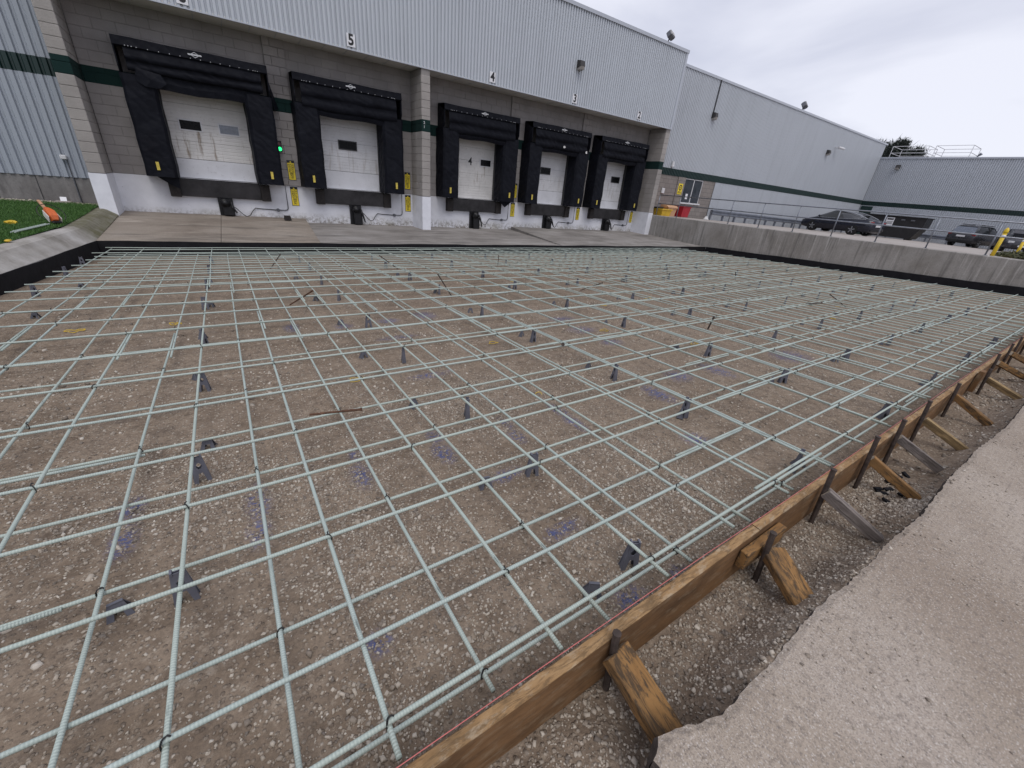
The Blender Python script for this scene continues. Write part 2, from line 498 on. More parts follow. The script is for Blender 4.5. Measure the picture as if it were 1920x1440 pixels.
plain('interior_dark', (0.02, 0.02, 0.02), 0.9)
t = NT('grass_blade')
at = t.attr('tone')
t.base(t.ramp(at['Fac'], [(0.0, (0.030, 0.080, 0.014)), (0.6, (0.060, 0.150, 0.024)), (1.0, (0.115, 0.205, 0.045))]))
t.rough(0.6); MAT['grass_blade'] = t.m
t = NT('lawn_soil')
v = t.coord('World')
t.base(t.ramp(t.noise(v, 5, 5, 0.7), [(0.3, (0.030, 0.075, 0.016)), (0.7, (0.050, 0.120, 0.024))])); t.rough(0.95)
MAT['lawn_soil'] = t.m
t = NT('shrub_leaf')
at = t.attr('tone')
t.base(t.ramp(at['Fac'], [(0.0, (0.028, 0.034, 0.012)), (0.6, (0.060, 0.066, 0.022)), (1.0, (0.105, 0.095, 0.04))]))
t.rough(0.7); MAT['shrub_leaf'] = t.m
t = NT('conifer_needle')
at = t.attr('tone')
t.base(t.ramp(at['Fac'], [(0.0, (0.018, 0.024, 0.022)), (0.6, (0.040, 0.050, 0.042)), (1.0, (0.075, 0.088, 0.075))]))
t.rough(0.75); MAT['conifer_needle'] = t.m
plain('wood_end', (0.36, 0.30, 0.225), 0.85, 0, 0.3, 40, 0.3, 60)
plain('broken_edge', (0.060, 0.048, 0.042), 0.95, 0, 0.5, 30, 1.0, 50, 'World')
plain('bark', (0.07, 0.05, 0.038), 0.95, 0, 0.3, 6, 0.5, 20)
emit('lens_green_lit', (0.02, 0.95, 0.22), 2.2)
plain('lens_red_off', (0.10, 0.008, 0.012), 0.25, 0, 0.2, 10)

# ------------------------------------------------------------------ mesh helpers
W = {}                                   # world matrix of every object that parents others
I4 = Matrix.Identity(4)
def rz(a): return Matrix.Rotation(a, 4, 'Z')
def T(x, y, z): return Matrix.Translation((x, y, z))

def setup(ob, label=None, cat=None, group=None, kind=None):
    if label: ob['label'] = label
    if cat: ob['category'] = cat
    if group: ob['group'] = group
    if kind: ob['kind'] = kind
    return ob

def thing(name, loc, label, cat, group=None, rot=0.0, mat4=None):
    o = bpy.data.objects.new(name, None)
    o.empty_display_size = 0.2
    COL.objects.link(o)
    m = mat4 if mat4 is not None else T(*loc) @ rz(rot)
    o.matrix_basis = m
    W[o.name] = m
    return setup(o, label, cat, group)

class MB:
    def __init__(s):
        s.v, s.f = [], []
    def add(s, verts, faces, M=None):
        b = len(s.v)
        if M is None:
            s.v += [tuple(p) for p in verts]
        else:
            s.v += [tuple(M @ Vector(p)) for p in verts]
        s.f += [tuple(b + i for i in f) for f in faces]
        return s
    def box(s, x0, x1, y0, y1, z0, z1, M=None):
        return s.add([(x0, y0, z0), (x1, y0, z0), (x1, y1, z0), (x0, y1, z0), (x0, y0, z1), (x1, y0, z1), (x1, y1, z1), (x0, y1, z1)],
                     [(0, 3, 2, 1), (4, 5, 6, 7), (0, 1, 5, 4), (1, 2, 6, 5), (2, 3, 7, 6), (3, 0, 4, 7)], M)
    def cbox(s, x0, x1, y0, y1, z0, z1, c=0.01, M=None):
        """box with all vertical and horizontal edges chamfered"""
        P = []
        for zz, d in ((z0, c), (z0 + c, 0), (z1 - c, 0), (z1, c)):
            e = c + d if d else 0
            a0, a1, b0, b1 = x0 + d, x1 - d, y0 + d, y1 - d
            P += [(a0 + c, b0, zz), (a1 - c, b0, zz), (a1, b0 + c, zz), (a1, b1 - c, zz), (a1 - c, b1, zz), (a0 + c, b1, zz), (a0, b1 - c, zz), (a0, b0 + c, zz)]
        F = [tuple(range(7, -1, -1)), tuple(range(24, 32))]
        for k in range(3):
            for i in range(8):
                j = (i + 1) % 8
                F.append((k * 8 + i, k * 8 + j, k * 8 + 8 + j, k * 8 + 8 + i))
        return s.add(P, F, M)
    def prism(s, poly, a0, a1, axis='y', M=None):
        n = len(poly)
        def pt(p, a):
            return {'y': (p[0], a, p[1]), 'x': (a, p[0], p[1]), 'z': (p[0], p[1], a)}[axis]
        V = [pt(p, a0) for p in poly] + [pt(p, a1) for p in poly]
        F = [tuple(range(n)), tuple(range(2 * n - 1, n - 1, -1))]
        for i in range(n):
            j = (i + 1) % n
            F.append((j, i, n + i, n + j))
        return s.add(V, F, M)
    def tube(s, pts, r, n=8, cap=True, M=None):
        P = [Vector(p) for p in pts]
        V, F = [], []
        up = Vector((0, 0, 1))
        for i, p in enumerate(P):
            d = (P[min(i + 1, len(P) - 1)] - P[max(i - 1, 0)]).normalized()
            a = d.cross(up)
            if a.length < 1e-3:
                a = d.cross(Vector((1, 0, 0)))
            a.normalize()
            b = d.cross(a).normalized()
            rr = r[i] if isinstance(r, (list, tuple)) else r
            for k in range(n):
                an = 2 * math.pi * k / n
                V.append(p + a * (rr * math.cos(an)) + b * (rr * math.sin(an)))
        for i in range(len(P) - 1):
            for k in range(n):
                j = (k + 1) % n
                F.append((i * n + k, i * n + j, (i + 1) * n + j, (i + 1) * n + k))
        if cap:
            F.append(tuple(range(n - 1, -1, -1)))
            F.append(tuple(range((len(P) - 1) * n, len(P) * n)))
        return s.add(V, F, M)
    def cyl(s, c, r, h, axis='z', n=16, r2=None, M=None):
        r2 = r if r2 is None else r2
        c = Vector(c)
        d = {'x': Vector((h, 0, 0)), 'y': Vector((0, h, 0)), 'z': Vector((0, 0, h))}[axis]
        return s.tube([c, c + d], [r, r2], n, True, M)
    def mesh(s, name, smooth=False):
        me = bpy.data.meshes.new(name)
        me.from_pydata([tuple(p) for p in s.v], [], s.f)
        if smooth:
            me.polygons.foreach_set('use_smooth', [True] * len(me.polygons))
        me.update()
        return me
    def build(s, name, mat, parent=None, smooth=False, local=False, M=None):
        """verts given in world space (or in the parent's space with local=True)"""
        if parent is not None and not local:
            inv = W[parent.name].inverted()
            s.v = [tuple(inv @ Vector(p)) for p in s.v]
        me = s.mesh(name, smooth)
        return link(name, me, mat, parent, M)

def link(name, me, mat=None, parent=None, M=None):
    if mat is not None and not me.materials:
        me.materials.append(MAT[mat])
    o = bpy.data.objects.new(name, me)
    COL.objects.link(o)
    if M is not None:
        o.matrix_basis = M
    if parent is not None:
        o.parent = parent
        W[o.name] = W[parent.name] @ (M if M is not None else I4)
    else:
        W[o.name] = M if M is not None else I4
    return o

def child(name, me, mat, parent, world_m):
    return link(name, me, mat, parent, W[parent.name].inverted() @ world_m)

def solo(name, mb, mat, loc, label=None, cat=None, group=None, kind=None, smooth=False):
    """a thing that is one mesh: origin moved to loc"""
    mb.v = [(p[0] - loc[0], p[1] - loc[1], p[2] - loc[2]) for p in mb.v]
    o = link(name, mb.mesh(name, smooth), mat, None, T(*loc))
    return setup(o, label, cat, group, kind)

def fattr(me, name, vals):
    a = me.attributes.new(name, 'FLOAT', 'POINT')
    a.data.foreach_set('value', np.asarray(vals, np.float32))

def np_mesh(name, V, F, mat, smooth=False):
    V = np.asarray(V, np.float32); F = np.asarray(F, np.int32)
    me = bpy.data.meshes.new(name)
    me.vertices.add(len(V)); me.vertices.foreach_set('co', V.ravel())
    k = F.shape[1]
    me.loops.add(F.size); me.loops.foreach_set('vertex_index', F.ravel())
    me.polygons.add(len(F))
    me.polygons.foreach_set('loop_start', np.arange(0, F.size, k, dtype=np.int32))
    me.polygons.foreach_set('loop_total', np.full(len(F), k, np.int32))
    if smooth:
        me.polygons.foreach_set('use_smooth', np.ones(len(F), bool))
    me.update(calc_edges=True)
    me.validate()
    me.materials.append(MAT[mat])
    return me

def snoise(x, y, seed=0, octs=4, f=1.0):
    r = np.random.default_rng(seed)
    out = np.zeros_like(x, dtype=float)
    a = 1.0
    for o in range(octs):
        s = np.zeros_like(out)
        for k in range(5):
            th = r.uniform(0, 6.28); ph = r.uniform(0, 6.28); ff = f * r.uniform(0.7, 1.4)
            s += np.sin(ff * (x * math.cos(th) + y * math.sin(th)) + ph)
        out += a * s / 3.0
        a *= 0.55; f *= 2.1
    return out

ORD = ['first', 'second', 'third', 'fourth', 'fifth', 'sixth', 'seventh', 'eighth', 'ninth', 'tenth', 'eleventh', 'twelfth',
       'thirteenth', 'fourteenth', 'fifteenth', 'sixteenth', 'seventeenth', 'eighteenth', 'nineteenth', 'twentieth']
def ordw(i):
    if i < 20: return ORD[i]
    tens = {2: 'twenty', 3: 'thirty', 4: 'forty'}[(i + 1) // 10]
    if (i + 1) % 10 == 0: return {2: 'twentieth', 3: 'thirtieth', 4: 'fortieth'}[(i + 1) // 10]
    return tens + '-' + ORD[(i + 1) % 10 - 1]

def text_geo(s, size, bold=0.0, flip=False):
    cu = bpy.data.curves.new('lettering', 'FONT')
    cu.body = s
    cu.size = size
    cu.offset = bold
    cu.align_x = 'CENTER'
    cu.align_y = 'CENTER'
    cu.space_line = 0.82
    cu.resolution_u = 3
    ob = bpy.data.objects.new('lettering', cu)
    COL.objects.link(ob)
    dg = bpy.context.evaluated_depsgraph_get()
    me = bpy.data.meshes.new_from_object(ob.evaluated_get(dg))
    V = [(-v.co.x if flip else v.co.x, v.co.y) for v in me.vertices]
    F = [tuple(p.vertices) for p in me.polygons]
    bpy.data.objects.remove(ob)
    bpy.data.curves.remove(cu)
    bpy.data.meshes.remove(me)
    return V, F
def wall_text(mb, s, size, x, y, z, bold=0.0, flip=False, sx=1.0, sz=1.0):
    """flat lettering on a face that looks towards -y"""
    V, F = text_geo(s, size, bold, flip)
    mb.add([(x + a * sx, y, z + b * sz) for a, b in V], F)

SL = 0.0415                              # fall of the ramp towards the dock
def zg(y, h=0.0): return h - SL * y

# ------------------------------------------------------------------ the setting: ground sheets
m = MB(); m.add([(-260, -260, -1.15), (320, -260, -1.15), (320, 320, -1.15), (-260, 320, -1.15)], [(0, 1, 2, 3)])
setup(m.build('ground', 'back_ground'), kind='structure')

EDGE = [(0.66, 0.155), (0.72, 0.185), (0.91, 0.122), (1.07, 0.122), (1.22, 0.125), (1.39, 0.128), (1.51, 0.128), (1.77, 0.112), (2.02, 0.100),
        (2.21, 0.098), (2.58, 0.080), (3.11, 0.092), (3.26, 0.090), (3.95, 0.078), (4.45, 0.045), (5.12, 0.040), (8.0, 0.05), (19.0, 0.03)]
def edge_y(x):
    return np.interp(x, [p[0] for p in EDGE], [p[1] for p in EDGE])

# gravel bed inside the form and the strip outside it
ys = np.concatenate([np.arange(-1.6, 0.0, 0.08), np.arange(0.0, 3.0, 0.022), np.arange(3.0, 6.0, 0.05), np.arange(6.0, 11.61, 0.12)])
xs = np.concatenate([np.arange(-4.2, -1.2, 0.08), np.arange(-1.2, 3.2, 0.022), np.arange(3.2, 8, 0.06), np.arange(8, 18.8, 0.2)])
GX, GY = np.meshgrid(xs, ys)
def bed_z(x, y):
    z = -0.235 - SL * y
    z = z + 0.006 * snoise(x, y, 3, 4, 2.5) + 0.0022 * snoise(x, y, 5, 3, 26.0)
    out = np.clip((0.43 - y) / 0.1, 0, 1)                       # outside the form
    ey = edge_y(np.clip(x, 0.66, 19))
    k = np.clip((0.17 - (y - ey)) / 0.16, 0, 1) * (x > 0.62) + 0.0
    fl = np.interp(x, [0.6, 0.95, 1.1, 2.12, 2.22, 2.55, 2.66, 3.2, 3.28, 3.9, 4.1, 19], [0.0, 0.02, 1, 1, 0.25, 0.2, 0.8, 0.25, 0.3, 0.3, 0.6, 0.4])
    up = np.clip(0.215 * fl + 0.02 * snoise(x, y * 0 + 1.0, 9, 2, 5.0), 0.0, 0.225)
    z = z + out * (0.004 + k ** 1.3 * up + 0.006 * snoise(x, y, 12, 3, 9.0))
    inside = np.clip((ey - 0.02 - y) / 0.05, 0, 1) * (x > 0.72)
    z = z - inside * 0.12
    return z
GZ = bed_z(GX, GY)
V = np.stack([GX, GY, GZ], -1).reshape(-1, 3)
nx, ny = len(xs), len(ys)
ii, jj = np.meshgrid(np.arange(nx - 1), np.arange(ny - 1))
q = (jj * nx + ii).ravel()
F = np.stack([q, q + 1, q + 1 + nx, q + nx], -1)
me = np_mesh('gravel_bed', V, F, 'gravel_earth', True)
BLUE = [(-0.63, 2.23, .05, .09), (-0.63, 1.98, .05, .12), (-0.11, 1.98, .05, .16), (-0.12, 1.75, .05, .1), (0.42, 2.18, .03, .08), (0.40, 1.96, .05, .12), (0.94, 2.15, .05, .08),
        (0.91, 1.95, .06, .12), (1.47, 2.08, .04, .1), (1.44, 1.9, .05, .1), (1.13, 1.56, .12, .05), (1.18, 1.05, .09, .04), (1.09, 1.04, .05, .04),
        (1.97, 2.07, .05, .14), (1.95, 1.86, .06, .14), (3.02, 1.91, .09, .2), (1.45, 4.36, .22, .06), (1.35, 3.18, .2, .06), (0.44, 5.13, .08, .16),
        (0.99, 5.0, .1, .1), (1.55, 5.05, .14, .1), (2.1, 5.15, .14, .2), (3.79, 3.78, .2, .14), (3.76, 3.2, .16, .1), (3.57, 2.09, .14, .12), (3.88, 4.32, .2, .12),
        (4.1, 2.01, .12, .2), (5.51, 1.87, .25, .2), (2.6, 1.25, .1, .1), (0.2, 0.95, .05, .05), (1.15, 0.60, .08, .05), (1.45, 0.57, .05, .04)]
pw = np.zeros(GX.shape)
for bx_, by_, ax, ay in BLUE:
    d = np.sqrt(((GX - bx_) / ax) ** 2 + ((GY - by_) / ay) ** 2)
    pw = np.maximum(pw, np.clip(1.35 - d, 0, 1))
fattr(me, 'paint', pw.ravel())
setup(link('gravel_bed', me), kind='structure')

# loose stones: dense near the camera, thinning out
ICO = np.array([(-1, -1, -1), (1, -1, -1), (1, 1, -1), (-1, 1, -1), (-0.75, -0.7, 1), (0.7, -0.8, 1), (0.75, 0.7, 1), (-0.7, 0.75, 1)]) * 0.72
ICF = np.array([(0, 2, 1), (0, 3, 2), (4, 5, 6), (4, 6, 7), (0, 1, 5), (0, 5, 4), (1, 2, 6), (1, 6, 5), (2, 3, 7), (2, 7, 6), (3, 0, 4), (3, 4, 7)])
def stones(x, y, s, zf):
    n = len(x)
    sc = s[:, None] * rng.uniform(0.6, 1.25, (n, 3)) * np.array([1.15, 1.0, 0.62])
    jit = rng.uniform(0.5, 1.3, (n, 8, 3))
    P = ICO[None] * jit * sc[:, None, :]
    th = rng.uniform(0, 6.28, n); c, si = np.cos(th)[:, None], np.sin(th)[:, None]
    X = P[..., 0] * c - P[..., 1] * si; Y = P[..., 0] * si + P[..., 1] * c
    ti = rng.uniform(-0.5, 0.5, n)[:, None]
    Z = P[..., 2] + X * ti * 0.9 + Y * rng.uniform(-0.5, 0.5, n)[:, None]
    z0 = zf(x, y) + sc[:, 2] * rng.uniform(0.0, 0.5, n)
    V = np.stack([X + x[:, None], Y + y[:, None], Z + z0[:, None]], -1).reshape(-1, 3)
    F = (ICF[None] + 8 * np.arange(n)[:, None, None]).reshape(-1, 3)
    tone = np.repeat(np.clip(rng.beta(1.9, 1.6, n), 0, 1), 8)
    return V, F, tone
sets = []
def batch(n, x0, x1, y0, y1, smin, smed, smax, clump=0.15, keep=None, pw_=1.0):
    x = rng.uniform(x0, x1, n); y = y0 + (y1 - y0) * rng.uniform(0, 1, n) ** pw_
    d = snoise(x, y, 21, 3, 3.2) * 0.5 + 0.35
    ok = rng.uniform(0, 1, n) < np.clip(d, clump, 1)
    ok &= ~((y > 0.425) & (y < 0.49))
    if keep is not None: ok &= keep(x, y)
    x, y = x[ok], y[ok]
    s = np.clip(rng.lognormal(math.log(smed), 0.45, len(x)), smin, smax)
    sets.append(stones(x, y, s, bed_z))
notpave = lambda x, y: (y > edge_y(np.clip(x, 0.66, 19)) - 0.005) | (x < 0.68)
batch(95000, -1.3, 2.4, -0.1, 2.9, 0.002, 0.0043, 0.011, 0.22, notpave, 1.35)
batch(6500, -1.3, 3.0, -0.1, 3.4, 0.006, 0.0084, 0.016, 0.08, notpave, 1.3)
batch(26000, -1.8, 6.5, 0.4, 5.2, 0.004, 0.0068, 0.014, 0.15, notpave, 1.1)
batch(9000, -2.0, 10.0, 3.0, 9.5, 0.007, 0.011, 0.020, 0.15, notpave)
batch(20000, -0.4, 3.4, 0.0, 0.43, 0.002, 0.0046, 0.014, 0.5, notpave)
batch(1800, 3.0, 8.0, 0.0, 0.43, 0.006, 0.010, 0.02, 0.3, notpave)
o = 0; VV, FF, TT = [], [], []
for V, F, tt in sets:
    VV.append(V); FF.append(F + o); TT.append(tt); o += len(V)
me = np_mesh('gravel_stones', np.concatenate(VV), np.concatenate(FF), 'stone')
fattr(me, 'tone', np.concatenate(TT))
setup(link('gravel_stones', me), 'loose brown and grey pebbles strewn over the earth under the bars', 'gravel', kind='stuff')

# old pavement slab at the right, broken edge
px = np.concatenate([np.arange(0.66, 6.0, 0.018), np.arange(6.0, 19.01, 0.25)])
ey = edge_y(px) + 0.0035 * snoise(px, px * 0, 31, 4, 9.0) + 0.0035 * rng.uniform(-1, 1, len(px))
V, F = [], []
rows = [0.0, 0.02, 0.07, 0.25, 0.8, 2.5, 6.0, 12.0]
for r in rows:
    for x, e in zip(px, ey):
        dz = -0.006 if r == 0 else (-0.001 if r < 0.05 else 0.0)
        dz += 0.003 * math.sin(x * 7.1 + r * 5) + (-0.006 * rng.uniform(0, 1) * (1 if r == 0 else 0))
        V.append((x if r < 0.8 else x + 0.0, e - r, dz))
n = len(px)
for k in range(len(rows) - 1):
    for i in range(n - 1):
        F.append((k * n + i, (k + 1) * n + i, (k + 1) * n + i + 1, k * n + i + 1))
b = len(V)                                # ragged broken side going down
nside = len(F)
for lv, (dz, dy) in enumerate(((-0.04, 0.004), (-0.20, -0.01))):
    for x, e in zip(px, ey):
        V.append((x, e + dy + 0.004 * rng.uniform(-1, 1), dz))
for i in range(n - 1):
    F.append((i + 1, b + i + 1, b + i, i))
    F.append((b + i + 1, b + n + i + 1, b + n + i, b + i))
b2 = len(V)                               # left broken end
for k, r in enumerate(rows):
    V.append((px[0] + 0.02 * math.sin(r * 9), ey[0] - r, -0.22))
for k in range(len(rows) - 1):
    F.append((k * n, b2 + k, b2 + k + 1, (k + 1) * n))
m = MB(); m.add(V, F)
op = m.build('old_pavement', 'old_concrete')
op.data.materials.append(MAT['broken_edge'])
for p_ in op.data.polygons:
    if p_.index >= nside: p_.material_index = 1
setup(op, kind='structure')
n = 1500
x = rng.uniform(0.7, 4.5, n); y = edge_y(x) - 0.01 - rng.uniform(0, 1, n) ** 1.6 * 1.1
V, F, tt = stones(x, y, np.clip(rng.lognormal(math.log(0.0026), 0.45, n), 0.0014, 0.008), lambda a, b_: 0 * a)
me = np_mesh('pavement_grit', V, F, 'stone'); fattr(me, 'tone', tt)
setup(link('pavement_grit', me), 'loose grit and pebbles scattered over the old pavement', 'gravel', kind='stuff')

# ------------------------------------------------------------------ apron slabs in front of the dock
def slab(corners, depth, mat, sub=1):
    """corners: (x,y,z) nearL, nearR, farR, farL"""
    m = MB()
    a, b, c, d = [Vector(p) for p in corners]
    lo = [p - Vector((0, 0, depth)) for p in (a, b, c, d)]
    m.add([a, b, c, d] + lo, [(0, 1, 2, 3), (1, 0, 4, 5), (2, 1, 5, 6), (3, 2, 6, 7), (0, 3, 7, 4)])
    return setup(m.build('apron_slab', mat), kind='structure')
YA = 11.56
slab([(-2.22, YA, -0.412), (-0.145, YA, -0.416), (-0.05, 16.02, -0.265), (-2.26, 16.02, -0.245)], 0.3, 'apron_concrete_left')
slab([(-0.135, YA, -0.416), (1.94, YA, -0.43), (2.30, 16.02, -0.285), (-0.04, 16.02, -0.265)], 0.3, 'apron_concrete_left')
slab([(1.95, YA, -0.432), (9.90, YA, -0.462), (10.60, 16.02, -0.43), (2.31, 16.02, -0.405)], 0.3, 'apron_concrete')
slab([(9.92, YA, -0.45), (18.745, YA, -0.475), (18.745, 16.02, -0.345), (10.62, 16.02, -0.315)], 0.3, 'apron_concrete')

# ------------------------------------------------------------------ curb at the left and lawn
CP = [(16.0, -2.26, -0.26, -0.115), (15.0, -2.25, -0.255, -0.12), (13.3, -2.22, -0.33, -0.15), (11.55, -2.20, -0.41, -0.17), (11.2, -2.24, -0.405, -0.165), (8.13, -2.57, -0.345, -0.145), (4.5, -2.96, -0.19, 0.0), (0.5, -3.40, -0.02, 0.16), (-3, -3.8, 0.1, 0.28)]
m = MB()
prof = 6
for y, x, z0, z1 in CP:
    h = z1 - z0
    m.v += [(x, y, z0 - 0.45), (x - 0.004, y, z0), (x - 0.10, y, z0 + h * 0.42), (x - 0.20, y, z0 + h * 0.88), (x - 0.26, y, z1), (x - 0.42, y, z1 - 0.004), (x - 0.44, y, z1 - 0.4)]
k = 7
for i in range(len(CP) - 1):
    for j in range(k - 1):
        m.f.append((i * k + j, i * k + j + 1, (i + 1) * k + j + 1, (i + 1) * k + j))
setup(m.build('curb', 'curb_concrete'), kind='structure')

def lawn_z(x, y):
    zc = np.interp(-y, [-p[0] for p in CP], [p[3] for p in CP])
    xc = np.interp(-y, [-p[0] for p in CP], [p[1] for p in CP]) - 0.36
    return zc + 0.005 + np.clip((xc - x), 0, 30) * 0.02 + 0.01 * snoise(x, y, 41, 3, 2.0)
lx = np.linspace(0, 1, 26) ** 1.5 * 22
ly = np.linspace(-3, 15.98, 60)
V = []
for y in ly:
    xc = np.interp(-y, [-p[0] for p in CP], [p[1] for p in CP]) - 0.40
    for d in lx:
        V.append((xc - d, y, float(lawn_z(np.array(xc - d), np.array(y)))))
n = len(lx); F = []
for j in range(len(ly) - 1):
    for i in range(n - 1):
        F.append((j * n + i, (j + 1) * n + i, (j + 1) * n + i + 1, j * n + i + 1))
me = np_mesh('lawn', V, F, 'lawn_soil', True)
setup(link('lawn', me), kind='structure')
nb = 85000
y = rng.uniform(7.2, 15.75, nb)
xc = np.interp(-y, [-p[0] for p in CP], [p[1] for p in CP]) - 0.40
x = xc - rng.uniform(0, 1, nb) ** 1.1 * 2.9
z = lawn_z(x, y)
hh = rng.uniform(0.022, 0.055, nb); th = rng.uniform(0, 6.28, nb); ww = rng.uniform(0.004, 0.008, nb)
lx_, ly_ = rng.normal(0, 0.018, nb), rng.normal(0, 0.018, nb)
A = np.stack([x - ww * np.cos(th), y - ww * np.sin(th), z - 0.004], -1)
B = np.stack([x + ww * np.cos(th), y + ww * np.sin(th), z - 0.004], -1)
Cc = np.stack([x + lx_, y + ly_, z + hh], -1)
V = np.stack([A, B, Cc], 1).reshape(-1, 3)
me = np_mesh('grass', V, np.arange(3 * nb).reshape(-1, 3), 'grass_blade')
fattr(me, 'tone', np.repeat(rng.uniform(0, 1, nb), 3) * np.tile([0.5, 0.5, 1.0], nb))
setup(link('grass', me), 'short green lawn grass behind the kerb', 'grass', kind='stuff')

# ------------------------------------------------------------------ black joint felt
def felt(pts, hb, label):
    m = MB()
    fine = []
    for a, b in zip(pts[:-1], pts[1:]):
        n = max(2, int((Vector(b) - Vector(a)).length / 0.45))
        for i in range(n):
            fine.append(Vector(a).lerp(Vector(b), i / n))
    fine.append(Vector(pts[-1]))
    n = len(fine)
    for i, p in enumerate(fine):
        d = (fine[min(i + 1, n - 1)] - fine[max(i - 1, 0)]); d.z = 0; d.normalize()
        nn = Vector((-d.y, d.x, 0))
        w = 0.004 * math.sin(i * 1.7) + 0.004 * math.sin(i * 0.6)
        up = 0.006 * math.sin(i * 0.9) + 0.004 * math.sin(i * 2.3)
        m.v += [tuple(p + nn * (0.003 + w) + Vector((0, 0, up))), tuple(p + nn * (0.017 + w) + Vector((0, 0, up))),
                tuple(p + nn * 0.017 + Vector((0, 0, -hb))), tuple(p + nn * 0.003 + Vector((0, 0, -hb)))]
    for i in range(n - 1):
        for j in range(4):
            k2 = (j + 1) % 4
            m.f.append((i * 4 + j, i * 4 + k2, (i + 1) * 4 + k2, (i + 1) * 4 + j))
    m.f += [(0, 1, 2, 3), ((n - 1) * 4 + 3, (n - 1) * 4 + 2, (n - 1) * 4 + 1, (n - 1) * 4)]
    c = pts[0]
    return solo('joint_felt', m, 'black_felt', (c[0], c[1], c[2] - hb), label, 'joint felt', 'black joint strips round the pit')
felt([(18.72, 11.535, -0.468), (9.9, 11.535, -0.445), (1.95, 11.535, -0.425), (-2.19, 11.535, -0.405)], 0.36, 'long black felt strip standing along the edge of the dock apron')
felt([(-2.20, 11.50, -0.405), (-2.55, 8.13, -0.335), (-2.94, 4.5, -0.18), (-3.38, 0.55, -0.02)], 0.36, 'black felt strip against the foot of the left kerb')
felt([(18.73, 0.2, 0.0), (18.73, 6, zg(6, -0.005)), (18.73, 11.50, -0.468)], 0.36, 'black felt strip along the foot of the right concrete retaining wall')

# ------------------------------------------------------------------ retaining wall and parking lot at the right
def rw_top(y): return 0.605 + 0.0030 * (15 - y)
m = MB()
yy = [15.0, 12, 9, 6, 3, 0, -4, -9]
for y in yy:
    t_ = rw_top(y)
    m.v += [(18.75, y, -1.0), (18.75, y, t_ - 0.02), (18.77, y, t_), (18.995, y, t_), (18.995, y, -1.0)]
for i in range(len(yy) - 1):
    for j in range(4):
        m.f.append((i * 5 + j, (i + 1) * 5 + j, (i + 1) * 5 + j + 1, i * 5 + j + 1))
m.f += [(0, 1, 2, 3, 4), tuple(range(5 * len(yy) - 1, 5 * len(yy) - 6, -1))]
solo('retaining_wall', m, 'retaining_concrete', (18.85, 3, -1.0), 'streaked grey concrete retaining wall between the pit and the car park', 'retaining wall')

def lot_z(x, y): return 0.603 + 0.0027 * (15 - y) - 0.0162 * (x - 19)
m = MB()
gx = np.linspace(18.997, 48.9, 12); gy = np.linspace(-14, 16.12, 10)
for y in gy:
    for x in gx:
        m.v.append((float(x), float(y), float(lot_z(x, y))))
for j in range(9):
    for i in range(11):
        m.f.append((j * 12 + i, j * 12 + i + 1, j * 12 + 13 + i, j * 12 + 12 + i))
setup(m.build('parking_lot', 'lot_concrete'), kind='structure')

# ------------------------------------------------------------------ corrugated panels
PITCH, NRIB = 0.19, 5
PW = PITCH * NRIB
def ribbed(w, h, pitch=PITCH, deep=0.032, groove=0.42):
    """panel in local x (0..w), z (0..h); face at y=0, grooves at +y"""
    n = max(1, int(round(w / pitch))); p = w / n
    prof = []
    for i in range(n):
        x = i * p
        prof += [(x, 0), (x + p * (1 - groove), 0), (x + p * (1 - groove * 0.72), deep), (x + p * (1 - groove * 0.28), deep)]
    prof.append((w, 0))
    V, F = [], []
    for a, b in prof:
        V += [(a, b, 0), (a, b, h)]
    for i in range(len(prof) - 1):
        F.append((2 * i, 2 * i + 2, 2 * i + 3, 2 * i + 1))
    m = MB(); m.add(V, F)
    return m
def panel_row(parent, mat, x0, x1, y, z0, z1, axis='x', name='cladding_panel', pitch=0.127):
    """row of equal ribbed panels along x (facing -y) or along y (facing -x, x0..x1 are y values, y is x)"""
    n = max(1, int(round((x1 - x0) / PW)))
    w = (x1 - x0) / n
    me = ribbed(w, z1 - z0, w / max(1, round(w / pitch)), 0.045, 0.52).mesh(name)
    for i in range(n):
        if axis == 'x':
            M = T(x0 + i * w, y, z0)
        else:
            M = T(y, x1 - i * w, z0) @ rz(-math.pi / 2)
        child(name, me, mat, parent, M)

# ------------------------------------------------------------------ the warehouse with the loading dock
BAY = [0.12, 3.94, 8.67, 12.49, 16.33]           # bay centres, left to right
BAYN = ['6', '5', '4', '3', '2']
BAYW = ['six', 'five', 'four', 'three', 'two']
wh = thing('warehouse', (8.25, 18.0, -1.0), 'grey ribbed metal warehouse with five truck bays under a long overhang', 'warehouse')
ZW, YW = 0.695, 16.0
CH = 0.2217
# backing wall (mortar colour shows in the joints) with door openings
m = MB()
xs_ = [-2.25]
for c in BAY: xs_ += [c - 0.99, c + 0.99]
xs_.append(18.42)
for i in range(0, len(xs_), 2):
    m.box(xs_[i], xs_[i + 1], YW + 0.008, YW + 0.30, ZW, 4.60)
for c in BAY:
    m.box(c - 0.99, c + 0.99, YW + 0.012, YW + 0.30, 3.0, 4.60)
backing = m.build('block_wall', 'mortar', wh)
# white foundation
m = MB(); m.box(-2.25, 18.42, YW, YW + 0.3, -0.9, ZW - 0.004)
m.build('foundation', 'white_paint_wall', wh)
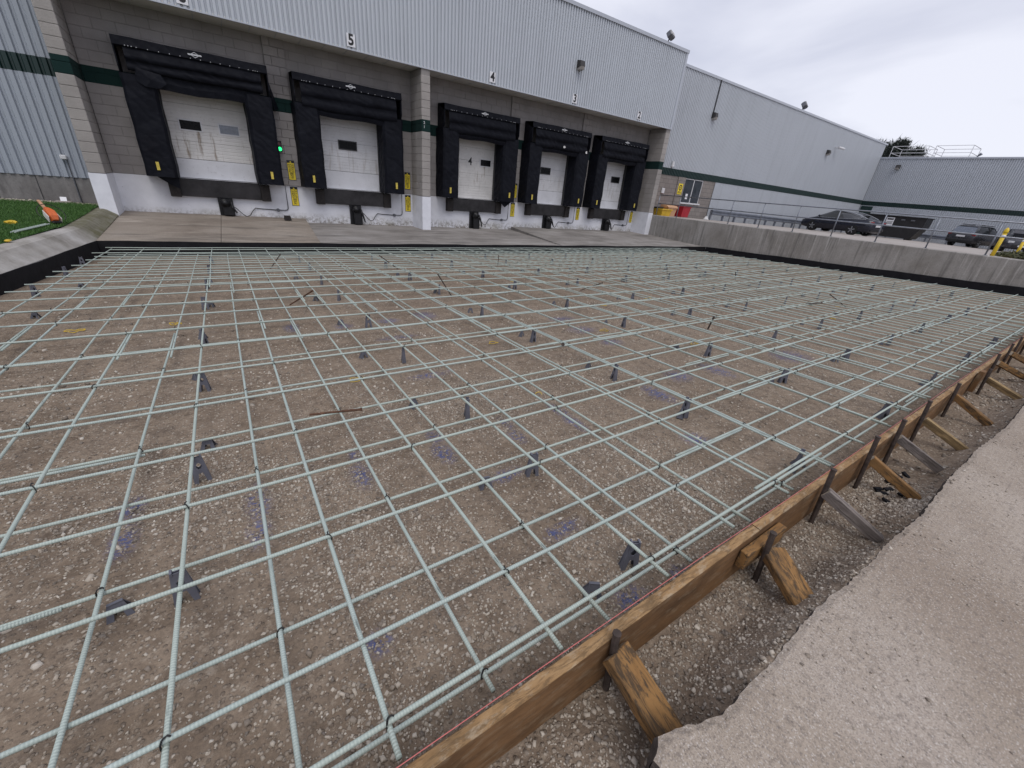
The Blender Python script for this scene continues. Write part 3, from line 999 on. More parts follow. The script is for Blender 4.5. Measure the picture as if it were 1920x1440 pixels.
# blocks
def block_mesh(w, d, h, j=0.007, ch=0.005):
    m = MB()
    x0, x1, z0, z1 = j / 2, w - j / 2, j / 2, h - j / 2
    m.add([(x0, ch, z0), (x1, ch, z0), (x1, ch, z1), (x0, ch, z1), (x0 + ch, 0, z0 + ch), (x1 - ch, 0, z0 + ch), (x1 - ch, 0, z1 - ch), (x0 + ch, 0, z1 - ch),
           (x0, d, z0), (x1, d, z0), (x1, d, z1), (x0, d, z1)],
          [(4, 5, 6, 7), (0, 1, 5, 4), (1, 2, 6, 5), (2, 3, 7, 6), (3, 0, 4, 7), (1, 0, 8, 9), (2, 1, 9, 10), (3, 2, 10, 11), (0, 3, 11, 8)])
    return m
def hidden(x0, x1, z0, z1):
    for c in BAY:
        if x0 > c - 1.52 and x1 < c + 1.52 and z1 < 3.5: return True
        if x0 >= c - 0.99 and x1 <= c + 0.99 and z1 <= 3.0: return True
    return False
PIL = [(1.75, 2.30), (10.17, 10.68), (13.97, 14.48)]
blocks = []
BL = 0.4434
for r in range(18):
    z0 = ZW + r * CH; z1 = min(z0 + CH, 4.60)
    x = -2.25 - (BL / 2 if r % 2 else 0)
    while x < 18.42:
        a, b_ = max(x, -2.25), min(x + BL, 18.42)
        x += BL
        segs = [(a, b_)]
        for c in BAY:                                   # cut at the door openings
            ns = []
            for s0, s1 in segs:
                if z0 < 2.99 and s1 > c - 0.99 and s0 < c + 0.99:
                    if s0 < c - 1.0: ns.append((s0, c - 0.99))
                    if s1 > c + 1.0: ns.append((c + 0.99, s1))
                else: ns.append((s0, s1))
            segs = ns
        for p0, p1 in PIL:
            segs = [s for s in segs if not (s[0] > p0 - 0.01 and s[1] < p1 + 0.01)]
        for s0, s1 in segs:
            if s1 - s0 > 0.05 and z1 - z0 > 0.05 and not hidden(s0, s1, z0, z1):
                blocks.append((s0, s1, z0, z1, YW))
    # shallow pilasters between the bays, 6 cm proud
    for p0, p1 in PIL:
        cut = p0 + (p1 - p0) * (0.68 if r % 2 else 0.33)
        for s0, s1 in ((p0, cut), (cut, p1)):
            blocks.append((s0, s1, z0, z1, YW - 0.06))
blocks.sort(key=lambda b: b[0] ** 2 + 225)
bm_cache = {}
rest = MB()
for i, (s0, s1, z0, z1, y) in enumerate(blocks):
    d = 0.05 if y == YW else 0.11
    if i < 285:
        key = (round(s1 - s0, 3), round(z1 - z0, 3), d)
        if key not in bm_cache:
            bm_cache[key] = block_mesh(key[0], d, key[1]).mesh('block')
        child('block', bm_cache[key], 'block_smooth', backing, T(s0, y, z0))
    else:
        bm = block_mesh(s1 - s0, d, z1 - z0)
        rest.add(bm.v, bm.f, T(s0, y, z0))
ob = rest.build('far_blocks', 'block_smooth', backing); ob['kind'] = 'stuff'
# three split-faced piers (wing walls one metre deep)
def pier(x0, x1, name_white):
    core = MB(); core.box(x0 + 0.012, x1 - 0.012, 15.012, 15.99, ZW, 4.43)
    pr = core.build('pier', 'mortar', wh)
    mA = MB(); mA.cbox(0.004, x1 - x0 - 0.004, 0.0, 0.49, 0.004, CH - 0.004, 0.008)
    me = mA.mesh('block')
    for r in range(17):
        z0 = ZW + r * CH
        if z0 + CH > 4.44: break
        for kk in range(2):
            child('block', me, 'block_split', pr, T(x0, 15.0 + kk * 0.495, z0))
    b = MB(); b.box(x0 - 0.006, x1 + 0.006, 14.994, 16.0, -0.9, ZW - 0.006)
    b.build('pier_base', 'white_paint_clean', wh)
pier(-2.57, -2.25, 0); pier(6.06, 6.37, 1); pier(18.42, 18.745, 2)

# overhang fascia, soffit, coping
panel_row(wh, 'cladding_grey', -2.57, 18.75, 14.99, 4.43, 7.34)
m = MB(); m.box(-2.57, 18.70, 15.03, 16.0, 4.445, 4.47); m.build('soffit', 'soffit_metal', wh)
me = MB().box(0, 0.012, 15.03, 15.99, 4.438, 4.446).mesh('soffit_joint')
for i in range(34):
    child('soffit_joint', me, 'coping_metal', wh, T(-2.2 + i * 0.61, 0, 0))
m = MB(); m.box(-2.57, 18.752, 14.975, 15.03, 4.405, 4.432); m.build('drip_edge', 'coping_metal', wh)
m = MB(); m.box(-2.6, 18.79, 14.95, 15.30, 7.34, 7.45); m.build('coping', 'coping_metal', wh)
panel_row(wh, 'cladding_grey', 15.1, 16.3, 18.73, 4.43, 7.34, 'y')
m = MB(); m.box(18.64, 18.765, 14.972, 15.10, 4.41, 7.345); m.build('corner_trim', 'coping_metal', wh)
# left metal wall beyond the first pier
m = MB(); m.box(-14, -2.575, 16.02, 16.3, -0.9, 0.505); fo = m.build('foundation', 'foundation_grey', wh)
me = MB().box(0, 0.012, 16.012, 16.03, -0.9, 0.504).mesh('wall_joint')
for xj in (-3.05, -3.75, -4.5, -5.3): child('wall_joint', me, 'frame_dark', fo, T(xj, 0, 0))
panel_row(wh, 'cladding_left', -13.97, -2.575, 15.98, 0.515, 2.69, pitch=0.158)
panel_row(wh, 'stripe_green', -13.97, -2.575, 15.978, 2.69, 3.04, name='stripe_panel', pitch=0.158)
panel_row(wh, 'cladding_left', -13.97, -2.575, 15.98, 3.04, 7.34, pitch=0.158)
m = MB(); m.box(-14, 18.70, 16.35, 40, -0.9, 7.30); m.build('building_core', 'roofing', wh)

# dock doors: sections, windows
def dock_door(i):
    c = BAY[i]
    Y = 16.16
    z0, z1 = 0.70, 2.98
    fr = MB()
    for s in (-1, 1):
        fr.box(c + s * 0.99 - (0.03 if s > 0 else 0), c + s * 0.99 + (0 if s > 0 else 0.03), 16.02, 16.26, z0, z1)
    fr.box(c - 0.96, c + 0.96, 16.2, 16.26, z0, z1)
    dd = fr.build('dock_door', 'frame_dark', wh)
    kick = {'6': 0.5, '5': 0.55, '3': 0.55, '2': 0.35, '4': 0.0}[BAYN[i]]
    mat = 'door_cream' if BAYN[i] in '64' else 'door_white'
    if kick:
        k = MB(); k.cbox(c - 0.955, c + 0.955, Y - 0.012, Y + 0.03, z0 + 0.005, z0 + kick - 0.004, 0.006)
        k.build('kick_section', 'door_kick', dd)
    zz = z0 + kick
    nsec = max(3, int(round((z1 - zz) / 0.46)))
    hs = (z1 - zz) / nsec
    for s in range(nsec):
        a = zz + s * hs
        p = MB(); nr = 5
        V = []
        for q_ in range(nr):
            za = a + hs * q_ / nr; zb = a + hs * (q_ + 1) / nr
            for zz_, yy_ in ((za + 0.004, Y + 0.007), (za + 0.014, Y), (zb - 0.008, Y), (zb, Y + 0.007)):
                V.append((yy_, zz_))
        P, F = [], []
        for yy_, z_ in V:
            P += [(c - 0.955, yy_, z_), (c + 0.955, yy_, z_)]
        for q_ in range(len(V) - 1):
            F.append((2 * q_, 2 * q_ + 1, 2 * q_ + 3, 2 * q_ + 2))
        p.add(P, F)
        p.build('door_section', mat, dd)
    wins = {'6': [(-0.55, -0.08, 'glass_dark', 'door_white'), (0.36, 0.82, 'glass_blue', 'door_white')], '5': [(3.63, 4.17, 'glass_dark', 'frame_dark')],
            '4': [(9.0, 9.47, 'glass_dark', 'door_white')], '3': [(12.06, 12.56, 'glass_dark', 'frame_dark')], '2': [(16.5, 17.03, 'glass_dark', 'frame_dark')]}[BAYN[i]]
    for a, b_, gm, fm in wins:
        f_ = MB()
        e = 0.03
        f_.box(a - e, b_ + e, Y - 0.02, Y + 0.005, 2.15, 2.15 + e); f_.box(a - e, b_ + e, Y - 0.02, Y + 0.005, 1.93 - e, 1.93)
        f_.box(a - e, a, Y - 0.019, Y + 0.005, 1.93, 2.15); f_.box(b_, b_ + e, Y - 0.019, Y + 0.005, 1.93, 2.15)
        f_.build('window_frame', fm, dd)
        g_ = MB(); g_.box(a, b_, Y - 0.008, Y + 0.004, 1.93, 2.15); g_.build('window_pane', gm, dd)
    if BAYN[i] == '4':
        tm = MB(); wall_text(tm, '4', 0.37, 8.535, Y - 0.004, 2.03, 0.006, sx=0.95); tm.build('door_number', 'sign_black', dd)
for i in range(5): dock_door(i)

# ------------------------------------------------------------------ dock equipment, bay by bay
def bayname(i): return 'at bay number ' + BAYW[i]
def shelter(i):
    c = BAY[i]
    lab = {'6': 'black vinyl dock seal with torn left corner round the leftmost door', '5': 'black vinyl dock seal round the door at bay number five',
           '4': 'black vinyl dock seal round the door at bay number four', '3': 'black vinyl dock seal with torn foam patches at bay number three',
           '2': 'black vinyl dock seal round the door at bay number two'}[BAYN[i]]
    r = thing('dock_seal', (c, 15.7, 0.70), lab, 'dock seal', 'dock seals round the truck doors')
    for s in (-1, 1):                                      # side pads: bevelled towards the door
        m = MB()
        zs_ = np.linspace(0.70, 2.95, 9)
        pr = [(1.66, 15.995), (1.62, 15.44), (1.56, 15.40), (1.02, 15.42), (0.955, 15.50), (0.93, 15.995)]
        V, F = [], []
        for kz, z in enumerate(zs_):
            for a, y in pr:
                V.append((c + s * (a + 0.010 * math.sin(kz * 2.1 + i + a * 9)), y + (0.012 * math.sin(kz * 1.7 + i * 2 + a * 5) if y < 15.9 else 0), z))
        n = len(pr)
        for kz in range(len(zs_) - 1):
            for j in range(n - 1):
                F.append((kz * n + j, kz * n + j + 1, (kz + 1) * n + j + 1, (kz + 1) * n + j))
        F.append(tuple(range(n))); F.append(tuple(range((len(zs_) - 1) * n, len(zs_) * n)))
        m.add(V, F)
        p = m.build('side_pad', 'black_vinyl', r)
        tm = MB(); xx = c + s * 1.33
        tm.box(xx - 0.033, xx + 0.033, 15.375, 15.39, 0.86, 1.055); tm.build('guide_tag', 'yellow_tag', p)
    # head: sloped top band, front curtain box, lower lip
    m = MB()
    n = 11
    xs2 = np.linspace(-1.6, 1.6, n)
    V, F = [], []
    prof2 = [(15.995, 3.72), (15.42, 3.68), (15.39, 3.50), (15.40, 3.49), (15.45, 3.47)]
    for kx, x in enumerate(xs2):
        for y, z in prof2:
            V.append((c + x, y, z + 0.006 * math.sin(kx * 1.3 + i)))
    k = len(prof2)
    for a in range(n - 1):
        for b_ in range(k - 1):
            F.append((a * k + b_, (a + 1) * k + b_, (a + 1) * k + b_ + 1, a * k + b_ + 1))
    F += [tuple(range(k)), tuple((n - 1) * k + q_ for q_ in range(k))]
    m.add(V, F); head = m.build('head_band', 'black_vinyl', r)
    for s in (-1, 1):                                      # side cheeks of the hood
        m = MB(); m.prism([(15.99, 3.70), (15.42, 3.67), (15.40, 3.10), (15.62, 2.72), (15.99, 2.72)], c + s * 1.60, c + s * 1.575, 'x'); m.build('hood_cheek', 'black_vinyl', r)
    m = MB()
    V, F = [], []
    prof3 = [(15.44, 3.485), (15.40, 3.30), (15.385, 3.18), (15.42, 3.165), (15.38, 3.02), (15.375, 2.90), (15.44, 2.855), (15.56, 2.84)]
    sag = 0.10 if BAYN[i] == '6' else 0.0
    for kx, x in enumerate(np.linspace(-1.42, 1.42, 13)):
        for q_, (y, z) in enumerate(prof3):
            V.append((c + x, y + 0.010 * math.sin(kx * 1.1 + q_ + i), z + 0.010 * math.sin(kx * 0.9 + i * 1.3 + q_) + sag * (q_ / 7) * 1.9))
    k = len(prof3)
    for a in range(12):
        for b_ in range(k - 1):
            F.append((a * k + b_, (a + 1) * k + b_, (a + 1) * k + b_ + 1, a * k + b_ + 1))
    m.add(V, F); cur = m.build('head_curtain', 'black_vinyl', r, True)
    m = MB()                                                # lower lip set back
    V, F = [], []
    for kx, x in enumerate(np.linspace(-1.30, 1.36, 10)):
        d = 0.02 * math.sin(kx * 1.2 + i)
        V += [(c + x, 15.50, 2.95 + sag), (c + x, 15.47, 2.80 + d + sag * 0.6), (c + x, 15.50, 2.715 + d), (c + x, 15.62, 2.72 + d), (c + x, 15.64, 2.95)]
    for a in range(9):
        for b_ in range(4):
            F.append((a * 5 + b_, (a + 1) * 5 + b_, (a + 1) * 5 + b_ + 1, a * 5 + b_ + 1))
    F += [(0, 1, 2, 3, 4), (45, 46, 47, 48, 49)]
    m.add(V, F); m.build('head_lip', 'black_vinyl', r)
    me = MB().cyl((0, 0, 0), 0.009, -0.008, 'y', 6).mesh('grommet')
    for x in list(np.linspace(-1.36, 1.36, 14)) + [-1.30, -1.24, 1.26, 1.31]:
        child('grommet', me, 'logo_white', head, T(c + x, 15.392, 3.505))
    # emblem: diamond with a name band
    m = MB()
    def ring(a, b_, w):
        P = [(-a, 0), (0, -b_), (a, 0), (0, b_)]; Q = [(-a + w * 1.9, 0), (0, -b_ + w), (a - w * 1.9, 0), (0, b_ - w)]
        m.add([(c + x, 15.395 - 0.02, 3.585 + z) for x, z in P + Q], [(0, 1, 5, 4), (1, 2, 6, 5), (2, 3, 7, 6), (3, 0, 4, 7)])
    ring(0.105, 0.062, 0.013)
    m.add([(c + x, 15.37, 3.585 + z) for x, z in ((-0.145, -0.008), (-0.125, -0.020), (0.145, -0.012), (0.145, 0.006), (0.125, 0.020), (-0.145, 0.012))], [(0, 1, 2, 3, 4, 5)])
    m.build('emblem', 'logo_white', head)
    if BAYN[i] == '6':                                     # torn flap and loose fold
        m = MB()
        V = [(c - 1.28, 15.37, 3.10), (c - 0.80, 15.35, 3.02), (c - 0.72, 15.33, 2.84), (c - 0.88, 15.33, 2.72), (c - 1.15, 15.35, 2.72), (c - 1.32, 15.40, 2.82), (c - 1.0, 15.31, 2.88)]
        m.add(V, [(0, 1, 6), (1, 2, 6), (2, 3, 6), (3, 4, 6), (4, 5, 6), (5, 0, 6)]); m.build('torn_flap', 'black_vinyl', r)
        m = MB(); m.add([(c + 1.60, 15.5, 3.35), (c + 1.66, 15.9, 3.30), (c + 1.82, 15.93, 2.75), (c + 1.66, 15.5, 2.65)], [(0, 1, 2, 3)]); m.build('loose_fold', 'black_vinyl', r)
        m = MB(); m.prism([(c - 1.45, 0.71), (c - 0.95, 0.71), (c - 0.98, 0.42), (c - 1.15, 0.50)], 15.6, 15.62); m.build('torn_skirt', 'black_vinyl', r)
    if BAYN[i] == '3':
        m = MB(); m.add([(c + .02, 15.355, 3.00), (c + .10, 15.352, 3.03), (c + .16, 15.352, 2.97), (c + .08, 15.352, 2.93), (c + 0.03, 15.355, 2.95)], [(0, 1, 2, 3, 4)]); m.build('torn_foam', 'door_cream', r)
        m = MB(); m.add([(c + 1.30, 15.352, 2.93), (c + 1.39, 15.352, 2.98), (c + 1.41, 15.35, 2.88), (c + 1.34, 15.352, 2.86)], [(0, 1, 2, 3)]); m.build('torn_foam', 'door_cream', r)
    if BAYN[i] == '4':
        m = MB(); m.prism([(c + 0.95, 0.70), (c + 1.55, 0.70), (c + 1.25, 0.48)], 15.55, 15.57); m.build('torn_skirt', 'black_vinyl', r)
for i in range(5): shelter(i)

for i, c in enumerate(BAY):
    r = thing('dock_leveler', (c, 15.9, 0.20), 'dark steel leveler lip with rubber bumpers below the door ' + bayname(i) if BAYN[i] != '6' else 'dark steel leveler lip with rubber bumpers below the leftmost door', 'dock leveler', 'levelers below the truck doors')
    m = MB(); m.box(c - 0.99, c + 0.99, 15.90, 16.3, 0.60, 0.69); m.box(c - 0.99, c + 0.99, 15.87, 15.94, 0.235, 0.66); m.box(c - 0.99, c + 0.99, 15.94, 15.999, 0.22, 0.60); m.build('lip_plate', 'leveler_steel', r)
    for s in (-1, 1):
        m = MB(); m.cbox(c + s * 1.12 - 0.125, c + s * 1.12 + 0.125, 15.80, 15.999, 0.20, 0.665, 0.012); bp = m.build('bumper', 'bumper_rubber', r)
        me = MB().cyl((0, 0, 0), 0.012, -0.01, 'y', 6).mesh('bolt')
        for dz in (0.30, 0.56): child('bolt', me, 'rusty_steel', bp, T(c + s * 1.12, 15.80, dz))
    # vehicle restraint
    zb = {'6': -0.26, '5': -0.405, '4': -0.43, '3': -0.33, '2': -0.34}[BAYN[i]]
    x = c + (0.02 if BAYN[i] != '5' else 0.0)
    q_ = thing('truck_restraint', (x, 15.8, zb), ('black truck restraint on the white wall below the door ' + bayname(i)) if BAYN[i] != '6' else 'black truck restraint on the white wall below the leftmost door', 'truck restraint', 'truck restraints below the doors')
    m = MB(); m.box(x - 0.19, x + 0.19, 15.90, 15.998, zb, 0.22); m.build('track_plate', 'machine_black', q_)
    m = MB(); m.cbox(x - 0.10, x + 0.17, 15.72, 15.90, zb + 0.01, 0.02, 0.02); m.build('housing', 'machine_black', q_)
    m = MB(); m.cyl((x - 0.02, 15.92, 0.10), 0.115, -0.24, 'y', 14); m.cyl((x - 0.02, 15.68, 0.10), 0.085, -0.03, 'y', 14); m.build('motor', 'machine_black', q_, True)
    m = MB(); m.tube([(x + 0.13, 15.75, 0.12), (x + 0.16, 15.68, -0.02), (x + 0.24, 15.66, zb + 0.10)], [0.03, 0.035, 0.02], 7); m.build('hook', 'machine_black', q_)
    # conduit with junction box
    r = thing('conduit', (c + 1.70, 15.97, -0.05), ('grey conduit with round box on the white wall ' + bayname(i)) if BAYN[i] != '6' else 'grey conduit rising to the red and green signal light', 'conduit', 'conduits beside the restraints')
    m = MB(); top = 1.62 if BAYN[i] == '6' else 0.68
    m.tube([(c + 1.705, 15.975, top), (c + 1.705, 15.975, 0.06), (c + 1.695, 15.975, 0.0), (c + 1.66, 15.975, -0.04), (c + 1.6, 15.975, -0.05), (c + 1.42, 15.975, -0.05)], 0.014, 7); m.build('pipe', 'conduit_grey', r)
    m = MB(); m.cyl((c + 1.40, 15.999, -0.05), 0.05, -0.06, 'y', 12); m.build('junction_box', 'conduit_grey', r)
    m = MB(); m.tube([(c + 1.36, 15.975, -0.05), (c + 0.95, 15.975, -0.035), (c + 0.78, 15.97, -0.02), (c + 0.68, 15.95, -0.12), (c + 0.60, 15.92, -0.24), (c + 0.50, 15.9, -0.27), (c + 0.40, 15.88, -0.2), (c + 0.28, 15.86, -0.06), (c + 0.18, 15.85, 0.02)], 0.012, 6); m.build('cable', 'tie_black', r)

# caution signs: upper one mirrored for the driver's mirror, lower one plain
WORDS = 'CAUTION\nBACK IN\nOR PULL\nOUT ON\nGREEN\nLIGHT\nONLY'
for i, c in enumerate(BAY):
    x = c + 1.945
    yb = YW - 0.062 if BAYN[i] in '643' else YW - 0.004
    for up in (True, False):
        z0, z1 = (0.86, 1.42) if up else (0.10, 0.665)
        y = yb if up else YW - 0.001
        lab = ('mirror-lettered yellow caution sign on the block wall, ' if up else 'yellow caution sign on the white wall base, ') + ('right of the leftmost door' if BAYN[i] == '6' else 'right of the door at bay number ' + BAYW[i])
        r = thing('caution_sign', (x, y, z0), lab, 'sign', 'yellow caution signs beside the doors')
        m = MB(); m.box(x - 0.107, x + 0.107, y - 0.006, y, z0, z1); m.build('border', 'sign_black', r)
        m = MB(); m.box(x - 0.094, x + 0.094, y - 0.009, y - 0.006, z0 + 0.014, z1 - 0.075); fc = m.build('sign_face', 'sign_yellow', r)
        m = MB(); wall_text(m, WORDS, 0.062, x, y - 0.0105, (z0 + z1) / 2 - 0.03, 0.0018, up, sx=0.62, sz=1.18); m.build('lettering', 'sign_black', fc)
        m = MB(); m.add([(x - 0.028, y - 0.0075, z1 - 0.062), (x + 0.028, y - 0.0075, z1 - 0.062), (x, y - 0.0075, z1 - 0.016)], [(0, 1, 2)]); m.build('warning_triangle', 'sign_yellow', r)
# bay numbers on the fascia
for i, c in enumerate(BAY):
    x = c + (0.0 if i else -0.03)
    r = thing('bay_number_sign', (x, 14.98, 4.50), ('white sign with a black numeral %s at the foot of the fascia' % BAYW[i]) if i else 'white number sign cut off by the top of the picture', 'sign', 'bay number signs on the fascia')
    m = MB(); m.box(x - 0.115, x + 0.115, 14.968, 14.984, 4.485, 4.785); m.build('plate', 'sign_white', r)
    m = MB(); wall_text(m, BAYN[i], 0.355, x, 14.964, 4.635, 0.012, sx=0.92); m.build('numeral', 'sign_black', r)
# small stencil on the green band of the middle pier
m = MB(); wall_text(m, '2', 0.11, 6.15, 14.993, 2.94, 0.002); wall_text(m, '1', 0.11, 6.15, 14.993, 2.82, 0.002)
m.build('stencil_mark', 'logo_white', wh)
# signal light
r = thing('signal_light', (1.81, 15.88, 1.63), 'small black signal light, green lens lit, beside the leftmost door', 'signal light')
m = MB(); m.cbox(1.745, 1.875, 15.82, 15.94, 1.63, 1.92, 0.012); m.build('housing', 'machine_black', r)
m = MB(); m.cyl((1.81, 15.821, 1.84), 0.048, -0.02, 'y', 14); m.build('red_lens', 'lens_red_off', r)
m = MB(); m.cyl((1.81, 15.821, 1.70), 0.056, -0.03, 'y', 14, 0.045); m.build('green_lens', 'lens_green_lit', r)
for zc in (1.84, 1.70):
    m = MB()
    pts = [(1.81 + 0.062 * math.cos(a), 15.80, zc + 0.062 * math.sin(a)) for a in np.linspace(0.1, math.pi - 0.1, 8)]
    m.add(pts + [(p[0], 15.74 + 0.02, p[2]) for p in pts], [(j, j + 1, j + 9, j + 8) for j in range(7)]); m.build('visor', 'machine_black', r)
# rubber block on the apron
m = MB(); m.prism([(1.60, -0.275), (1.80, -0.28), (1.775, -0.16), (1.615, -0.16)], 15.3, 15.5)
solo('wheel_chock', m, 'bumper_rubber', (1.70, 15.4, -0.28), 'small black rubber block lying on the apron by the white wall', 'wheel chock')

# ------------------------------------------------------------------ lamps and fittings
def wall_pack(x, y, z, label, s=1.0, face='y'):
    r = thing('wall_lamp', (x, y, z - 0.12), label, 'wall lamp', 'dark wall lamps on the cladding', rot=0 if face == 'y' else -math.pi / 2)
    m = MB(); m.prism([(0.0, 0.22 * s), (-0.16 * s, 0.20 * s), (-0.20 * s, 0.05 * s), (-0.02, 0.0), (0.0, 0.0)], -0.10 * s, 0.10 * s, 'x'); m.build('housing', 'lamp_housing', r, local=True)
    m = MB(); m.prism([(-0.02, 0.0), (-0.195 * s, 0.048 * s), (-0.17 * s, -0.04 * s), (-0.05 * s, -0.06 * s)], -0.085 * s, 0.085 * s, 'x'); m.build('lens', 'lamp_lens', r, local=True)
wall_pack(12.5, 14.99, 5.72, 'wall lamp on the fascia above the number three sign', 1.15)
wall_pack(23.4, 16.13, 5.72, 'wall lamp on the wing cladding below a dark vertical pipe', 1.25)
wall_pack(38.3, 16.13, 5.60, 'wall lamp on the wing cladding next to the small white camera', 1.3)
wall_pack(48.68, 14.6, 5.62, 'wall lamp on the far cross wall below the roof railing', 1.4, 'x')
def floodlight(x, y, z, label, s):
    r = thing('floodlight', (x, y, z), label, 'floodlight', 'floodlights on the roof edge')
    m = MB(); m.tube([(x, y, z - 0.02), (x, y - 0.03, z + 0.12 * s)], 0.025 * s, 6); m.build('bracket', 'lamp_housing', r)
    Mx = T(x + 0.02, y - 0.06, z + 0.20 * s) @ Matrix.Rotation(math.radians(-35), 4, 'X') @ rz(0.25)
    m = MB(); m.cbox(-0.19 * s, 0.19 * s, -0.11 * s, 0.10 * s, -0.11 * s, 0.13 * s, 0.03 * s, Mx); m.build('housing', 'conduit_grey', r)
    m = MB(); m.box(-0.16 * s, 0.16 * s, -0.118 * s, -0.108 * s, -0.08 * s, 0.10 * s, Mx); m.build('lens', 'lamp_lens', r)
floodlight(17.3, 15.02, 7.45, 'grey floodlight on the parapet corner above the number two sign', 1.0)
floodlight(32.8, 16.2, 7.40, 'grey floodlight on the roof edge of the right wing', 1.3)

# ------------------------------------------------------------------ right wing and cross wing
YB = 16.15
wg = thing('warehouse_wing', (34, 20, -0.5), 'long grey ribbed metal wing with green stripe behind the car park', 'warehouse')
panel_row(wg, 'cladding_far', 18.75, 48.72, YB - 0.035, 2.94, 7.30)
panel_row(wg, 'stripe_green', 18.75, 48.72, YB - 0.04, 2.60, 2.94, name='stripe_panel')
panel_row(wg, 'cladding_far', 25.33, 48.72, YB - 0.03, 0.05, 2.60)
m = MB(); m.box(18.75, 49.0, YB - 0.07, YB + 0.2, 7.30, 7.41); m.build('coping', 'coping_metal', wg)
m = MB()
m.box(18.75, 22.40, YB, YB + 0.25, -0.2, 2.60); m.box(24.15, 25.33, YB, YB + 0.25, -0.2, 2.60)
m.box(22.40, 24.15, YB, YB + 0.25, -0.2, 1.34)
m.build('block_wall', 'block_far', wg)
m = MB(); m.box(21.69, 22.36, YB - 0.05, YB - 0.002, -0.1, 2.598); m.build('block_pilaster', 'block_far', wg)
m = MB(); m.box(18.80, 48.7, YB + 0.26, 40, -0.5, 7.28); m.build('building_core', 'roofing', wg)
wnd = MB()
for a, b_ in ((22.40, 22.44), (23.26, 23.31), (24.11, 24.15)): wnd.box(a, b_, YB + 0.02, YB + 0.08, 1.34, 2.58)
wnd.box(22.44, 24.11, YB + 0.02, YB + 0.08, 2.54, 2.58)
wd = wnd.build('window', 'frame_white', wg)
m = MB(); m.box(22.44, 23.26, YB + 0.045, YB + 0.055, 1.34, 2.54); m.build('pane', 'window_glass', wd)
m = MB(); m.box(23.31, 24.11, YB + 0.045, YB + 0.055, 1.34, 2.54); m.build('pane', 'window_glass', wd)
m = MB(); m.box(22.34, 24.25, YB - 0.06, YB + 0.10, 1.26, 1.335); m.build('sill', 'frame_white', wd)
m = MB(); m.box(22.78, 22.98, YB + 0.03, YB + 0.04, 1.52, 1.80); m.build('notice', 'sign_white', wd)
m = MB(); m.tube([(23.3, YB - 0.06, 7.32), (23.3, YB - 0.06, 5.85)], 0.03, 6); m.build('conduit_pipe', 'frame_dark', wg)
# cross wing
xw = thing('warehouse_cross_wing', (52, 8, -0.5), 'lower grey ribbed cross wing closing the far end of the car park', 'warehouse')
panel_row(xw, 'cladding_far', -12, 16.1, 48.74, 2.91, 6.27, 'y')
panel_row(xw, 'stripe_green', -12, 16.1, 48.735, 2.56, 2.91, 'y', name='stripe_panel')
panel_row(xw, 'cladding_far', -12, 16.1, 48.74, -0.1, 2.56, 'y')
m = MB(); m.box(48.68, 49.0, -12, 16.15, 6.27, 6.38); m.build('coping', 'coping_metal', xw)
m = MB(); m.box(48.85, 70, -12, 16.1, -0.4, 6.26); m.build('building_core', 'roofing', xw)
m = MB(); m.box(48.66, 48.72, 15.15, 16.02, 0.1, 2.50); dr = m.build('side_door', 'stripe_green', xw)
m = MB(); m.box(48.645, 48.66, 15.2, 15.26, 1.1, 1.25); m.build('door_handle', 'galvanised', dr)
# small fittings on the wing
r = thing('entry_sign', (22.0, YB - 0.06, 1.73), 'yellow safety sign with round black symbol left of the window', 'sign')
m = MB(); m.box(21.82, 22.20, YB - 0.066, YB - 0.052, 1.73, 2.27); m.build('plate', 'sign_yellow', r)
m = MB()
P = [(22.01 + 0.14 * math.cos(a) * k, YB - 0.069, 2.07 + 0.15 * math.sin(a) * k) for k in (1.0, 0.62) for a in np.linspace(0, 2 * math.pi, 20, endpoint=False)]
m.add(P, [(j, (j + 1) % 20, 20 + (j + 1) % 20, 20 + j) for j in range(20)])
m.box(21.985, 22.035, YB - 0.0705, YB - 0.0695, 2.02, 2.12)
m.build('symbol', 'sign_black', r)
m = MB(); m.box(21.85, 22.17, YB - 0.069, YB - 0.067, 1.78, 1.81); m.box(21.87, 22.15, YB - 0.069, YB - 0.067, 1.84, 1.87); m.build('text_line', 'sign_black', r)
r = thing('security_camera', (39.4, YB - 0.05, 6.0), 'small white security camera on the wing cladding', 'camera')
m = MB(); m.tube([(39.35, YB - 0.04, 6.05), (39.42, YB - 0.3, 6.06)], 0.03, 6); m.build('arm', 'frame_white', r)
m = MB(); m.tube([(39.3, YB - 0.28, 6.04), (39.75, YB - 0.5, 5.98)], 0.08, 8); m.build('body', 'frame_white', r)
m = MB(); m.cbox(20.45, 20.68, YB - 0.08, YB - 0.002, 1.68, 1.95, 0.02)
solo('intercom_box', m, 'frame_white', (20.56, YB - 0.04, 1.68), 'small white box on the block wall left of the yellow safety sign', 'wall box')
m = MB(); m.cyl((20.83, YB - 0.10, 3.02), 0.09, 0.26, 'z', 10, 0.05)
solo('alarm_horn', m, 'frame_white', (20.83, YB - 0.1, 3.02), 'small white fitting just above the green stripe of the wing', 'alarm')

